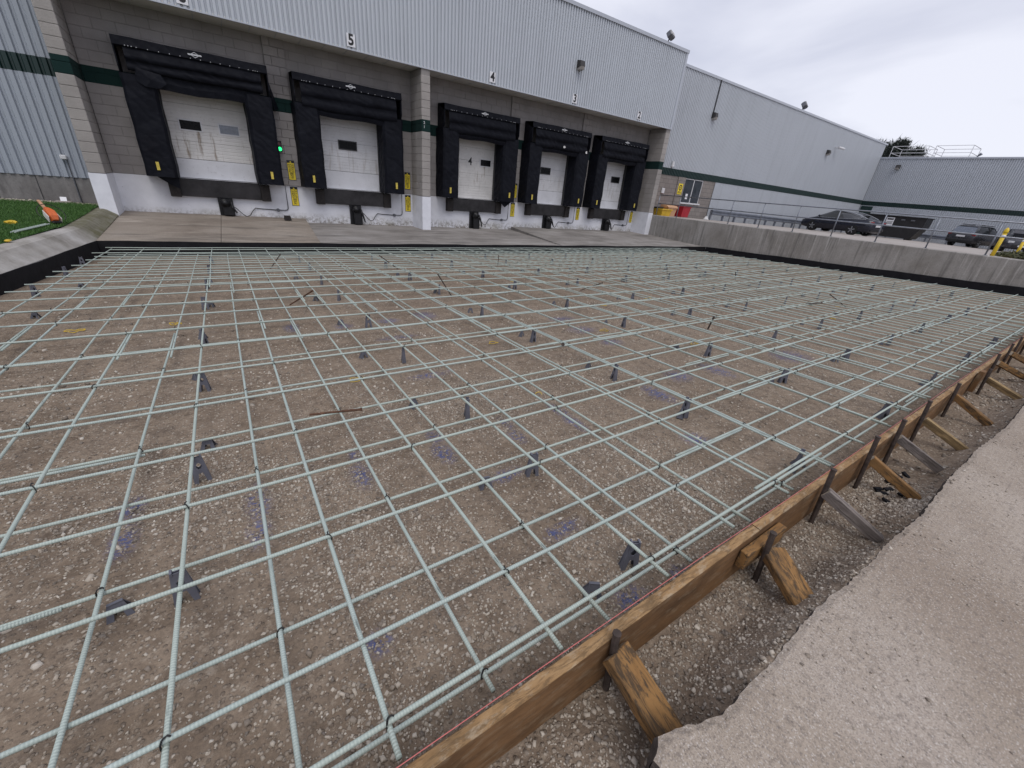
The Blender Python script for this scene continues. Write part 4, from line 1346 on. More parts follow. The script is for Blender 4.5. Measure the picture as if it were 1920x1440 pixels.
# ------------------------------------------------------------------ railing on the retaining wall
r = thing('handrail', (18.88, 8, 0.6), 'galvanised two-rail pipe railing on the concrete retaining wall', 'railing')
XR = 18.90
py = [14.9, 13.64, 12.27, 10.9, 9.53, 8.15, 6.78, 5.40, 4.03, 2.65, 1.28, -0.1, -1.5, -2.9]
for y in py:
    if y == 12.27: continue
    m = MB(); m.tube([(XR, y, rw_top(y) - 0.01), (XR, y, 1.56 + 0.002 * (15 - y))], 0.021, 8); p = m.build('post', 'galvanised', r, True)
    m = MB(); m.cyl((XR, y, rw_top(y)), 0.05, 0.012, 'z', 10); m.build('base_plate', 'galvanised', p)
for z in (1.565, 1.165):
    m = MB(); m.tube([(XR, 14.9, z), (XR, 8, z + 0.012), (XR, -3, z + 0.035)], 0.021, 8); m.build('rail', 'galvanised', r, True)

# guard rails in front of the wing walls
def guardrail(p0, p1, label, ch):
    p0, p1 = Vector(p0), Vector(p1)
    d = (p1 - p0); L = d.length; ang = math.atan2(d.y, d.x)
    r = thing('guardrail', tuple(p0), label, 'guardrail', 'steel guardrails along the car park walls', rot=ang)
    sl = d.z / L
    m = MB()
    prof = [(0.0, 0.30), (-0.05, 0.33), (-0.05, 0.39), (0.0, 0.43), (0.0, 0.46), (-0.05, 0.50), (-0.05, 0.56), (0.0, 0.60)]
    V, F = [], []
    for k in range(2):
        for y, z in prof: V.append((L * k, y, z + sl * L * k))
    for j in range(7): F.append((j, j + 1, 9 + j, 8 + j))
    m.add(V, F); m.build('beam', 'guard_steel', r, local=True)
    n = int(L / 1.3)
    me = MB().cbox(-0.05, 0.05, 0.01, 0.13, -0.1, 0.58, 0.008).mesh('post')
    for i in range(n + 1):
        link('post', me, 'guard_steel', r, T(0.05 + i * (L - 0.1) / n, 0, sl * i * L / n))
guardrail((25.0, 15.62, lot_z(25, 15.6)), (47.0, 15.62, lot_z(47, 15.6)), 'steel guardrail in front of the long right wing', 1)
guardrail((47.9, 14.5, lot_z(47.9, 14.5)), (47.9, -8, lot_z(47.9, -8)), 'steel guardrail in front of the far cross wing', 1)

# ------------------------------------------------------------------ vehicles
def car(name, loc, ang, label, body, st, wb, wr, tw, glass_z, suv=False, extras=None, scale=1.0):
    """st: stations (x, half width low, half width belt, z sill, z belt, z roof or None, half width roof), x forward"""
    r = thing(name, loc, label, 'car', mat4=T(*loc) @ rz(ang) @ Matrix.Scale(scale, 4))
    m = MB(); V, F = [], []
    k = 9
    for x, w0, w1, zs_, zb, zr, wr_ in st:
        top = zb
        half = [(w0 * 0.82, zs_), (w0, zs_ + 0.08), (w1, zs_ + (zb - zs_) * 0.55), (w1 * 0.97, zb - 0.02)]
        ring = [(-a, z) for a, z in half] + [(0, zb + 0.015)] + [(a, z) for a, z in reversed(half)]
        V += [(x, a, z) for a, z in ring]
    n = len(st)
    for i in range(n - 1):
        for j in range(k):
            jj = (j + 1) % k
            F.append((i * k + j, i * k + jj, (i + 1) * k + jj, (i + 1) * k + j))
    F += [tuple(range(k - 1, -1, -1)), tuple(range((n - 1) * k, n * k))]
    m.add(V, F)
    b = m.build('body', body, r, True, local=True)
    cab = [s for s in st if s[5] is not None]
    m = MB(); V, F = [], []
    for x, w0, w1, zs_, zb, zr, wr_ in cab:
        V += [(x, -w1 * 0.955, zb - 0.03), (x, -(w1 * 0.94 + wr_) / 2, (zb + zr) / 2), (x, -wr_, zr - 0.03), (x, wr_, zr - 0.03), (x, (w1 * 0.94 + wr_) / 2, (zb + zr) / 2), (x, w1 * 0.955, zb - 0.03)]
    n = len(cab)
    for i in range(n - 1):
        for j in range(5):
            F.append((i * 6 + j, i * 6 + j + 1, (i + 1) * 6 + j + 1, (i + 1) * 6 + j))
    F += [(0, 1, 2, 3, 4, 5), tuple(range((n - 1) * 6 + 5, (n - 1) * 6 - 1, -1))]
    m.add(V, F); m.build('windows', 'car_glass', r, True, local=True)
    m = MB(); V, F = [], []
    rf = [s for s in cab if s[5] > s[4] + 0.12]
    for x, w0, w1, zs_, zb, zr, wr_ in rf:
        V += [(x, -wr_ - 0.015, zr - 0.05), (x, -wr_ * 0.8, zr), (x, wr_ * 0.8, zr), (x, wr_ + 0.015, zr - 0.05)]
    for i in range(len(rf) - 1):
        for j in range(3):
            F.append((i * 4 + j, i * 4 + j + 1, (i + 1) * 4 + j + 1, (i + 1) * 4 + j))
    m.add(V, F); m.build('roof', body, r, True, local=True)
    for s in (-1, 1):                                       # pillars and door line trim
        m = MB()
        m.tube([(x, s * w1 * 0.965, zb - 0.01) for x, w0, w1, zs_, zb, zr, wr_ in cab], 0.014, 5)
        m.build('window_trim', 'chrome', r, local=True)
        mid = cab[len(cab) // 2]
        m = MB(); m.tube([(mid[0], s * mid[2] * 0.965, mid[4] - 0.02), (mid[0] - 0.06, s * (mid[6] + 0.006), mid[5] - 0.04)], 0.035, 5); m.build('door_pillar', 'car_black', r, local=True)
        m = MB(); m.tube([(cab[-1][0] - 0.35, s * cab[-1][2], cab[-1][4] + 0.02), (cab[-1][0] - 0.36, s * (cab[-1][2] + 0.14), cab[-1][4] + 0.08)], [0.03, 0.075], 6); m.build('mirror', body, r, local=True)
    ty = MB(); ty.cyl((0, -0.11, 0), wr, 0.22, 'y', 22); tme = ty.mesh('tyre', False)
    rm = MB(); rm.cyl((0, -0.118, 0), wr * 0.66, 0.236, 'y', 18)
    rme = rm.mesh('rim')
    sp = MB()
    for q_ in range(5):
        a = q_ * 2 * math.pi / 5
        sp.box(-0.03, 0.03, -0.127, 0.127, 0.03, wr * 0.62, Matrix.Rotation(a, 4, 'Y'))
    sme = sp.mesh('spokes')
    for xx in (wb / 2, -wb / 2):
        for s in (-1, 1):
            wh_ = link('wheel', tme, 'tyre', r, T(xx, s * tw, wr))
            link('rim', rme, 'machine_black', wh_)
            link('spokes', sme, 'rim_alloy', wh_)
    if extras: extras(r)
    return r

sedan = [(-2.35, 0.72, 0.76, 0.42, 0.80, None, 0), (-2.28, 0.84, 0.88, 0.30, 0.98, None, 0), (-1.95, 0.90, 0.92, 0.24, 1.03, 1.05, 0.60), (-1.35, 0.92, 0.935, 0.22, 1.01, 1.25, 0.56), (-0.75, 0.92, 0.94, 0.20, 0.98, 1.39, 0.57),
         (-0.1, 0.92, 0.94, 0.19, 0.96, 1.45, 0.58), (0.4, 0.92, 0.94, 0.19, 0.95, 1.43, 0.57), (0.9, 0.92, 0.94, 0.20, 0.95, 1.22, 0.60), (1.35, 0.92, 0.93, 0.20, 0.94, 0.98, 0.66), (1.9, 0.91, 0.91, 0.22, 0.82, None, 0), (2.25, 0.82, 0.82, 0.26, 0.68, None, 0), (2.38, 0.66, 0.66, 0.34, 0.56, None, 0)]
def sedan_ex(r):
    for s in (-1, 1):
        m = MB(); m.cbox(-2.33, -2.10, s * 0.66 - 0.17, s * 0.66 + 0.17, 0.84, 0.92, 0.02); m.build('tail_light', 'tail_red', r, local=True)
        m = MB(); m.cbox(2.08, 2.28, s * 0.66 - 0.14, s * 0.66 + 0.14, 0.62, 0.70, 0.02); m.build('headlight', 'head_lens', r, local=True)
        m = MB(); m.tube([(-1.9, s * 0.60, 1.07), (-1.35, s * 0.575, 1.265), (-0.75, s * 0.575, 1.405), (0.3, s * 0.585, 1.455)], 0.02, 5); m.build('roof_strip', 'chrome', r, local=True)
    m = MB(); m.box(-2.37, -2.33, -0.26, 0.26, 0.62, 0.74); m.build('number_plate', 'plate_white', r, local=True)
    m = MB(); m.box(-2.36, -2.28, -0.66, 0.66, 0.34, 0.46); m.build('bumper_insert', 'car_black', r, local=True)
hd = math.atan2(14.17 - 11.53, 35.70 - 35.16)
car('sedan_car', (35.43 + 0.80 * math.sin(hd), 12.85 - 0.80 * math.cos(hd), lot_z(35.9, 12.7)), hd, 'shiny dark navy sedan parked nose to the long wing', 'car_navy', sedan, 2.70, 0.34, 0.82, 0, extras=sedan_ex)
suvst = [(-2.20, 0.74, 0.78, 0.42, 0.92, None, 0), (-2.14, 0.84, 0.88, 0.32, 1.02, 1.06, 0.72), (-1.80, 0.88, 0.90, 0.28, 1.03, 1.52, 0.64), (-1.45, 0.89, 0.91, 0.26, 1.02, 1.60, 0.63), (-0.4, 0.89, 0.91, 0.24, 1.0, 1.62, 0.63), (0.4, 0.89, 0.91, 0.24, 0.99, 1.58, 0.62),
         (0.85, 0.89, 0.91, 0.24, 0.99, 1.32, 0.66), (1.25, 0.89, 0.90, 0.25, 0.98, 1.03, 0.70), (1.8, 0.88, 0.88, 0.28, 0.92, None, 0), (2.1, 0.80, 0.80, 0.32, 0.80, None, 0), (2.2, 0.68, 0.68, 0.38, 0.70, None, 0)]
def suv_ex(r):
    for s in (-1, 1):
        m = MB(); m.cbox(-2.20, -2.0, s * 0.74 - 0.12, s * 0.74 + 0.12, 0.86, 1.0, 0.02); m.build('tail_light', 'tail_red', r, local=True)
        m = MB(); m.tube([(-1.5, s * 0.60, 1.66), (0.3, s * 0.60, 1.65)], 0.02, 5); m.build('roof_rail', 'frame_dark', r, local=True)
        m = MB(); m.cbox(1.95, 2.15, s * 0.62 - 0.15, s * 0.62 + 0.15, 0.72, 0.84, 0.02); m.build('headlight', 'head_lens', r, local=True)
    for x in (-1.2, 0.0):
        m = MB(); m.cbox(x - 0.05, x + 0.05, -0.66, 0.66, 1.68, 1.73, 0.012); m.build('roof_bar', 'chrome', r, local=True)
    m = MB(); m.box(-2.22, -2.185, -0.27, 0.27, 0.74, 0.87); m.build('number_plate', 'plate_white', r, local=True)
    m = MB(); m.add([(-2.12, -0.70, 1.07), (-2.12, 0.70, 1.07), (-1.84, 0.60, 1.48), (-1.84, -0.60, 1.48)], [(0, 1, 2, 3)]); m.build('rear_window', 'glass_blue', r, local=True)
    m = MB(); m.cbox(-2.26, -2.1, -0.82, 0.82, 0.34, 0.56, 0.03); m.build('bumper', 'car_black', r, local=True)
car('hatchback_suv', (45.3, 7.25, lot_z(45.3, 7.25)), math.radians(-15), 'grey estate car with silver roof bars seen from behind', 'car_grey', suvst, 2.55, 0.33, 0.78, 0, extras=suv_ex, scale=0.9)
def third_ex(r):
    suv_ex_front = MB(); suv_ex_front.cbox(2.08, 2.24, -0.5, 0.5, 0.42, 0.60, 0.02); suv_ex_front.build('grille', 'car_black', r, local=True)
    for s in (-1, 1):
        m = MB(); m.cbox(2.0, 2.2, s * 0.62 - 0.16, s * 0.62 + 0.16, 0.66, 0.80, 0.02); m.build('headlight', 'head_lens', r, local=True)
    m = MB(); m.box(2.235, 2.25, -0.22, 0.22, 0.44, 0.55); m.build('number_plate', 'plate_white', r, local=True)
car('parked_car', (43.4, 4.95, lot_z(43.4, 4.95)), math.radians(194), 'dark grey car facing the pit at the right edge of the picture', 'car_grey', suvst, 2.55, 0.33, 0.78, 0, extras=third_ex, scale=0.88)

# dumpster
zl = lot_z(44.6, 11.8)
r = thing('dumpster', (44.9, 11.9, zl), 'black steel dumpster with white notice standing in the far corner', 'dumpster')
m = MB(); m.prism([(10.62, zl + 0.10), (13.85, zl + 0.10), (13.95, zl + 1.60), (10.15, zl + 1.62), (10.18, zl + 1.0)], 44.3, 46.0, 'x'); m.build('tub', 'dumpster_black', r)
m = MB(); m.box(44.2, 46.1, 10.1, 12.0, zl + 1.62, zl + 1.68); m.build('lid', 'dumpster_black', r)
m = MB(); m.box(44.2, 46.1, 12.02, 14.0, zl + 1.61, zl + 1.67); m.build('lid', 'dumpster_black', r)
for y in (10.9, 11.5): 
    m = MB(); m.cbox(44.22, 44.31, y - 0.12, y + 0.12, zl + 1.36, zl + 1.46, 0.015); m.build('lug', 'conduit_grey', r)
m = MB(); m.box(44.285, 44.30, 12.05, 12.55, zl + 0.95, zl + 1.52); pl = m.build('notice_plate', 'sign_white', r)
m = MB()
for z, h_ in ((1.34, 0.12), (1.20, 0.035), (1.12, 0.035), (1.04, 0.035)): m.box(44.281, 44.2845, 12.10, 12.50, zl + z, zl + z + h_)
m.build('printed_lines', 'lamp_housing', pl)
for y in (10.9, 13.6):
    m = MB(); m.box(44.32, 45.98, y - 0.06, y + 0.06, zl, zl + 0.10); m.build('skid', 'dumpster_black', r)

# bins by the wing
def bin_(x0, x1, y0, y1, z0, z1, mat, label, lid=True, flare=0.06):
    r = thing('waste_bin', ((x0 + x1) / 2, (y0 + y1) / 2, z0), label, 'bin', 'plastic bins on the wall end of the car park')
    m = MB()
    m.add([(x0 + flare, y0 + flare, z0), (x1 - flare, y0 + flare, z0), (x1 - flare, y1 - flare, z0), (x0 + flare, y1 - flare, z0), (x0, y0, z1), (x1, y0, z1), (x1, y1, z1), (x0, y1, z1)],
          [(0, 3, 2, 1), (4, 5, 6, 7), (0, 1, 5, 4), (1, 2, 6, 5), (2, 3, 7, 6), (3, 0, 4, 7)]); m.build('tub', mat, r)
    m = MB(); m.cbox(x0 - 0.03, x1 + 0.03, y0 - 0.03, y1 + 0.03, z1 - 0.05, z1 + 0.005, 0.01); m.build('rim', mat, r)
    if lid:
        m = MB(); m.prism([(y0 - 0.05, z1 + 0.006), (y1 + 0.02, z1 + 0.006), (y1 - 0.05, z1 + 0.12), (y0 + 0.1, z1 + 0.10)], x0 - 0.05, x1 + 0.05, 'x'); m.build('lid', mat, r)
zb = lot_z(20, 15.3)
bin_(19.15, 19.95, 14.75, 15.35, zb, zb + 0.34, 'bin_yellow', 'low yellow tub with black top beside the dock wall', False)
m = MB(); m.cbox(19.08, 19.55, 15.0, 15.4, zb + 0.345, zb + 0.42, 0.02); solo('black_sack', m, 'tyre', (19.3, 15.2, zb + 0.345), 'small black sack on top of the yellow tub', 'sack')
bin_(20.0, 20.75, 15.05, 15.55, zb, zb + 0.43, 'bin_tan', 'tan lidded bin between the yellow tub and the red bins')
bin_(20.55, 21.2, 15.56, 15.98, zb, zb + 0.52, 'bin_red', 'dark red bin mostly hidden behind the tan bin', False)
bin_(21.15, 21.85, 14.95, 15.5, zb, zb + 0.56, 'bin_red', 'open bright red bin, rightmost of the bins', False)
m = MB()
for q_ in range(9):
    a = q_ * 0.7
    m.tube([(23.9 + 0.13 * math.cos(a), 15.2 + 0.1 * math.sin(a), zb - 0.07), (23.9 + 0.05 * math.cos(a + 1), 15.2, zb + 0.10 + 0.02 * math.sin(q_ * 2))], [0.06, 0.03], 6)
solo('white_bag', m, 'cloth_white', (23.9, 15.2, zb - 0.08), 'crumpled white bag lying near the end of the guardrail', 'bag')

# bollards and shrub mound at the right
for (x, y, z0, z1, lab) in ((19.85, 2.63, 0.60, 1.40, 'yellow bollard with domed cap at the end of the railing'), (26.6, 2.90, 0.50, 1.28, 'yellow bollard at the very right edge beyond the shrubs')):
    r = thing('bollard', (x, y, z0), lab, 'bollard', 'yellow bollards')
    m = MB(); m.cyl((x, y, z0 - 0.1), 0.05, z1 - z0, 'z', 16); m.build('post', 'bollard_yellow', r, True)
    m = MB(); m.tube([(x, y, z1 - 0.1), (x, y, z1 - 0.06), (x, y, z1), (x, y, z1 + 0.05)], [0.058, 0.058, 0.05, 0.015], 16); m.build('cap', 'bollard_yellow', r, True)
    m = MB(); m.cyl((x, y, z1 - 0.22), 0.0515, 0.06, 'z', 16); m.build('band', 'sign_white', r, True)
nl = 9000
u = rng.uniform(0, 1, nl); th = rng.uniform(0, 6.28, nl)
rad = np.sqrt(u)
x = 21.6 + 2.4 * rad * np.cos(th); y = 1.1 + 1.75 * rad * np.sin(th)
z = 0.57 + 0.20 * np.sqrt(np.clip(1 - rad ** 2, 0, 1)) + rng.uniform(-0.05, 0.03, nl)
d1 = rng.normal(0, 0.035, (nl, 3)); d2 = rng.normal(0, 0.035, (nl, 3))
P = np.stack([x, y, z], -1)
V = np.stack([P - d1, P + d1, P + d2 * 1.4], 1).reshape(-1, 3)
r = thing('shrub', (21.6, 1.1, 0.58), 'low brownish green ground shrub on the car park edge by the bollard', 'shrub')
me = np_mesh('foliage', V - np.array([21.6, 1.1, 0.58]), np.arange(3 * nl).reshape(-1, 3), 'shrub_leaf'); fattr(me, 'tone', np.repeat(rng.uniform(0, 1, nl), 3))
link('foliage', me, None, r)
m = MB()
for q_ in range(7):
    a = q_ * 0.9; m.tube([(21.6 + 0.2 * math.cos(a), 1.1 + 0.2 * math.sin(a), 0.50), (21.6 + 1.5 * math.cos(a), 1.1 + 1.1 * math.sin(a), 0.66)], [0.03, 0.01], 5)
m.build('stem', 'bark', r)

# roof railings and vent on the cross wing
def roof_rail(y0, y1, label):
    r = thing('roof_railing', (50, (y0 + y1) / 2, 6.30), label, 'roof railing', 'thin roof railings on the cross wing')
    xa, xb = 49.3, 51.6
    for x, y in ((xa, y0), (xa, y1), (xb, y0), (xb, y1)):
        m = MB(); m.tube([(x, y, 6.26), (x, y, 7.25)], 0.022, 6); m.build('post', 'frame_white', r)
    for z in (6.75, 7.25):
        for a, b_ in (((xa, y0), (xa, y1)), ((xa, y1), (xb, y1)), ((xb, y1), (xb, y0)), ((xb, y0), (xa, y0))):
            m = MB(); m.tube([(*a, z), (*b_, z)], 0.02, 6); m.build('rail', 'frame_white', r)
roof_rail(13.35, 15.75, 'white roof railing nearer the tree, left of the two')
roof_rail(10.7, 12.9, 'white roof railing in the open, right of the two')
m = MB(); m.tube([(49.5, 10.26, 6.26), (49.5, 10.26, 6.5), (49.45, 10.1, 6.68)], [0.05, 0.05, 0.12], 8)
solo('roof_vent', m, 'galvanised', (49.5, 10.26, 6.26), 'small metal roof vent right of the roof railings', 'vent')

# conifers beyond the roofs
def conifer(x, y, h, rad, label, seed):
    rr = np.random.default_rng(seed)
    r = thing('pine_tree', (x, y, -1.1), label, 'tree', 'dark pines beyond the roofs')
    m = MB(); m.tube([(0, 0, 0), (0.1, 0, h * 0.5), (0.05, 0.05, h)], [0.28, 0.18, 0.03], 8); m.build('trunk', 'bark', r, local=True)
    Vs = []; ton = []
    lm = MB()
    for q_ in range(120):
        t_ = rr.uniform(0.25, 1.0) ** 0.8
        zz = h * t_
        L = rad * (1.12 - t_) * rr.uniform(0.55, 1.15) + 0.3
        a = rr.uniform(0, 6.28)
        p0 = np.array([0.08, 0, zz - 0.3]); p1 = np.array([L * math.cos(a), L * math.sin(a), zz + 0.35 * L * rr.uniform(0.2, 1.0)])
        lm.tube([tuple(p0), tuple(p1)], [0.035, 0.008], 4)
        n = 120
        s = rr.uniform(0.25, 1.05, n)[:, None]
        c = p0 + (p1 - p0) * s + rr.normal(0, 0.20, (n, 3))
        dr = (p1 - p0) / np.linalg.norm(p1 - p0)
        tip = c + (dr * 0.6 + rr.normal(0, 0.6, (n, 3)) + np.array([0, 0, 0.2])) * 0.30
        sd = rr.normal(0, 0.03, (n, 3))
        Vs.append(np.stack([c - sd, c + sd, tip], 1).reshape(-1, 3)); ton.append(np.repeat(rr.uniform(0, 1, n), 3))
    lm.build('limb', 'bark', r, local=True)
    V = np.concatenate(Vs)
    me = np_mesh('crown', V, np.arange(len(V)).reshape(-1, 3), 'conifer_needle'); fattr(me, 'tone', np.concatenate(ton))
    link('crown', me, None, r)
conifer(64, 20.0, 10.5, 2.9, 'dark pine behind the corner of the two wings', 3)
conifer(67, 22.9, 10.8, 2.4, 'pine tip just showing over the end of the long wing', 5)
conifer(66, 18.7, 9.9, 2.0, 'low pine top behind the left roof railing', 8)

# ------------------------------------------------------------------ reinforcing bars: two mats of sage green fibreglass
BR = 0.0080
TX_Y = [0.605, 0.855, 1.37, 1.85, 2.31, 2.92, 3.52, 4.17, 4.82, 5.38, 5.95, 6.55, 7.05, 7.52, 8.05, 8.5, 9.08, 9.65, 10.12, 10.6, 11.1, 11.42]
BX_Y = [0.621, 1.10, 1.57, 2.14, 2.62, 3.25, 3.95, 4.55, 5.2, 5.83, 6.42, 7.09, 7.75, 8.35, 8.95, 9.5, 10.1, 10.7, 11.25]
TY_X = [-1.99, -1.50, -0.93, -0.36, 0.13, 0.67, 1.225, 1.735]
BY_X = [-1.78, -1.20, -0.62, -0.09, 0.44, 0.93, 1.455, 1.95, 2.45]
while TY_X[-1] < 16.1: TY_X.append(TY_X[-1] + random.uniform(0.515, 0.545))
while BY_X[-1] < 16.1: BY_X.append(BY_X[-1] + random.uniform(0.515, 0.545))
H_TX, H_TY, H_BX, H_BY = -0.047, -0.0635, -0.156, -0.1395

def bar(p0, p1, label, group, seed, wob=1.0):
    rr = random.Random(seed)
    p0, p1 = Vector(p0), Vector(p1)
    d = p1 - p0
    L = d.length
    x = d.normalized()
    z = Vector((0, 0, 1)); y = z.cross(x).normalized(); z = x.cross(y)
    M = Matrix((x, y, z)).transposed().to_4x4(); M.translation = p0
    n = max(3, int(L / 0.3))
    a1, a2, f1, f2, ph = wob * rr.uniform(-0.006, 0.006), wob * rr.uniform(-0.0045, 0.0045), rr.uniform(0.8, 2.0), rr.uniform(2.0, 3.4), rr.uniform(0, 6)
    pts = []
    for i in range(n + 1):
        s = L * i / n
        pts.append((s, a1 * math.sin(f1 * s + ph), a2 * math.sin(f2 * s + ph * 2)))
    m = MB(); m.tube(pts, BR, 8)
    o = link('rebar', m.mesh('rebar', True), 'fibreglass_bar', None, M)
    setup(o, label, 'rebar', group)
    return o

tie_m = MB()
K = 10
ring = [(0.0, 0.0108 * math.cos(2 * math.pi * k / K) , 0.0185 * math.sin(2 * math.pi * k / K)) for k in range(K + 1)]
tie_m.tube(ring, 0.0026, 4, False)
tie_m.tube([(0, 0.002, 0.0185), (0.006, 0.007, 0.022), (0.013, 0.008, 0.018)], 0.0024, 4)
TIE = tie_m.mesh('tie')
TIE.materials.append(MAT['tie_black'])

xbars = {}
def x_line(y, h, idx, nline, mat_word):
    segs = []
    left = (-2.02 - 0.4 * (11.5 - y) / 11) + random.uniform(-0.08, 0.08)
    right = 16.72 + random.uniform(-0.10, 0.08)
    ln = 6.1
    x = left
    fx = {'upper': [2.85, 4.5, 3.75, 5.4, 6.3, 3.9], 'lower': [5.6, 2.9, -0.72, 4.5, -0.6, 3.4]}[mat_word]
    first = (fx[idx] if idx < 6 else random.uniform(0.5, 5.0)) - left
    k = 0
    while x < right - 0.3:
        e = min(x + (first if k == 0 else ln), right)
        if right - e < 1.0: e = right
        off = 0.0 if k % 2 == 0 else 0.0235
        segs.append((x, e, off))
        x = e - 0.75 if e < right else right
        k += 1
    names = ['left', 'second', 'third', 'fourth', 'fifth', 'sixth']
    for k, (a, b, off) in enumerate(segs):
        pos = 'leftmost length' if k == 0 else ('rightmost length' if k == len(segs) - 1 else names[k] + ' length from the left')
        lab = 'green %s-mat bar parallel to the dock, %s row from the plank form, %s' % (mat_word, ordw(idx), pos)
        lab = lab.replace('parallel to the dock, ', 'along the dock, ').replace(' from the plank form', ' from the form')
        o = bar((a, y + off, zg(y + off, h)), (b, y + off + random.uniform(-0.012, 0.012) * (0.1 if idx == 0 else 1), zg(y + off, h)), lab, '%s mat bars running along the dock' % mat_word, hash((idx, k, mat_word)) % 9999 if False else idx * 37 + k * 5 + (1 if mat_word == 'upper' else 2), 0.35 if idx == 0 else 1.0)
        xbars.setdefault((mat_word, idx), []).append((a, b, o, off))
for i, y in enumerate(TX_Y): x_line(y, H_TX, i, len(TX_Y), 'upper')
for i, y in enumerate(BX_Y): x_line(y, H_BX, i, len(BX_Y), 'lower')

def y_line(x, h, idx, mat_word):
    y0 = 0.525 + random.uniform(-0.012, 0.03)
    y1 = 11.44 + random.uniform(-0.05, 0.03)
    if mat_word == 'lower': y0 += random.uniform(0.0, 0.02); y1 -= 0.06
    grp = '%s mat bars running towards the dock' % mat_word
    base = 'green %s-mat bar running towards the dock, %s from the left kerb' % (mat_word, ordw(idx))
    skew = random.uniform(-0.02, 0.02)
    if x < 10.5:
        lap = [5.45, 6.6, 4.6, 7.2, 5.0, 5.9][idx % 6] + random.uniform(-0.3, 0.3)
        bar((x, y0, zg(y0, h)), (x + skew * 0.5, lap + 0.4, zg(lap + 0.4, h)), base + ', near length', grp, idx * 11 + 500)
        bar((x + skew * 0.5 + 0.0235, lap - 0.35, zg(lap - 0.35, h)), (x + skew + 0.02, y1, zg(y1, h)), base + ', far length', grp, idx * 13 + 700)
    else:
        bar((x, y0, zg(y0, h)), (x + skew, y1, zg(y1, h)), base + ', single length', grp, idx * 17 + 900)
for i, x in enumerate(TY_X): y_line(x, H_TY, i, 'upper')
for i, x in enumerate(BY_X): y_line(x, H_BY, i, 'lower')

# ties at every second crossing, parts of the bar along the dock
for word, YS, XS, hx, hy in (('upper', TX_Y, TY_X, H_TX, H_TY), ('lower', BX_Y, BY_X, H_BX, H_BY)):
    for i, y in enumerate(YS):
        if y > 8.6: continue
        for j, x in enumerate(XS):
            if (i + j) % 2 or x > 9.8 or x < -2.0: continue
            for a, b, o, off in xbars[(word, i)]:
                if a + 0.02 < x < b - 0.02:
                    Mw = T(x, y + off, zg(y, (hx + hy) / 2)) @ rz(math.radians(45 if (i * 7 + j * 3) % 4 else -45) + random.uniform(-0.2, 0.2)) @ Matrix.Scale(1.12, 4)
                    child('tie', TIE, None, o, Mw)
                    break

# ------------------------------------------------------------------ plastic bar chairs
def plate(m, pts, t, M):
    m.prism(pts, -t / 2, t / 2, 'y', M)
def tall_mesh():
    m = MB()
    h = 0.158
    def W_(z): return 0.040 - 0.017 * z / h
    t = 0.004
    def strip(z0, z1, a0, a1, b0, b1, M):                      # between fractions a (inner) and b (outer) of the half width
        for s in (-1, 1):
            plate(m, [(s * a0 * W_(z0), z0), (s * b0 * W_(z0), z0), (s * b1 * W_(z1), z1), (s * a1 * W_(z1), z1)], t, M)
    for M in (T(0, -0.017, 0) @ Matrix.Rotation(math.radians(-4), 4, 'X'), T(0, 0.017, 0) @ Matrix.Rotation(math.radians(4), 4, 'X')):
        strip(0.0, 0.062, 0.52, 0.28, 1.0, 1.0, M)
        plate(m, [(-W_(0.062), 0.062), (W_(0.062), 0.062), (W_(0.088), 0.088), (-W_(0.088), 0.088)], t, M)
        strip(0.088, 0.100, 0.14, 0.42, 1, 1, M); strip(0.100, 0.112, 0.42, 0.42, 1, 1, M); strip(0.112, 0.124, 0.42, 0.14, 1, 1, M)
        plate(m, [(-W_(0.124), 0.124), (W_(0.124), 0.124), (W_(h), h), (-W_(h), h)], t, M)
    for s in (-1, 1):                                           # side web
        m.add([(s * 0.036, -0.017, 0.0), (s * 0.036, 0.017, 0.0), (s * 0.023, 0.007, h), (s * 0.023, -0.007, h)], [(0, 1, 2, 3)])
        m.box(s * 0.018 - 0.004, s * 0.018 + 0.004, -0.012, 0.012, h - 0.006, h + 0.008)
    return m.mesh('bar_chair')
def short_mesh():
    m = MB(); h = 0.070
    for s in (-1, 1):
        M = T(0, s * 0.024, 0) @ Matrix.Rotation(math.radians(18 * s), 4, 'X')
        plate(m, [(-0.040, 0), (-0.018, 0), (-0.012, 0.03), (-0.016, h), (-0.022, h)], 0.004, M)
        plate(m, [(0.040, 0), (0.018, 0), (0.012, 0.03), (0.016, h), (0.022, h)], 0.004, M)
        plate(m, [(-0.016, 0.035), (0.016, 0.035), (0.018, h), (-0.018, h)], 0.004, M)
    m.box(-0.022, 0.022, -0.006, 0.006, h - 0.008, h - 0.001)
    m.add([(-0.038, -0.02, 0.002), (-0.038, 0.02, 0.002), (-0.018, 0.004, h), (-0.018, -0.004, h)], [(0, 1, 2, 3)])
    return m.mesh('bar_chair')
TALL, SHORT = tall_mesh(), short_mesh()
TALL.materials.append(MAT['chair_plastic']); SHORT.materials.append(MAT['chair_plastic_dark'])
tcols = [(-2.22, 6.7), (-0.375, 0.3), (1.25, 0.3), (2.84, 0.3), (4.43, 0.3), (6.0, 0.3), (7.55, 0.3), (9.1, 0.3), (10.7, 1.0), (12.3, 1.0), (13.9, 1.0), (15.5, 1.0)]
trows = [0.69, 1.50, 2.32, 3.60, 4.87, 6.38, 7.70, 9.15, 10.31]
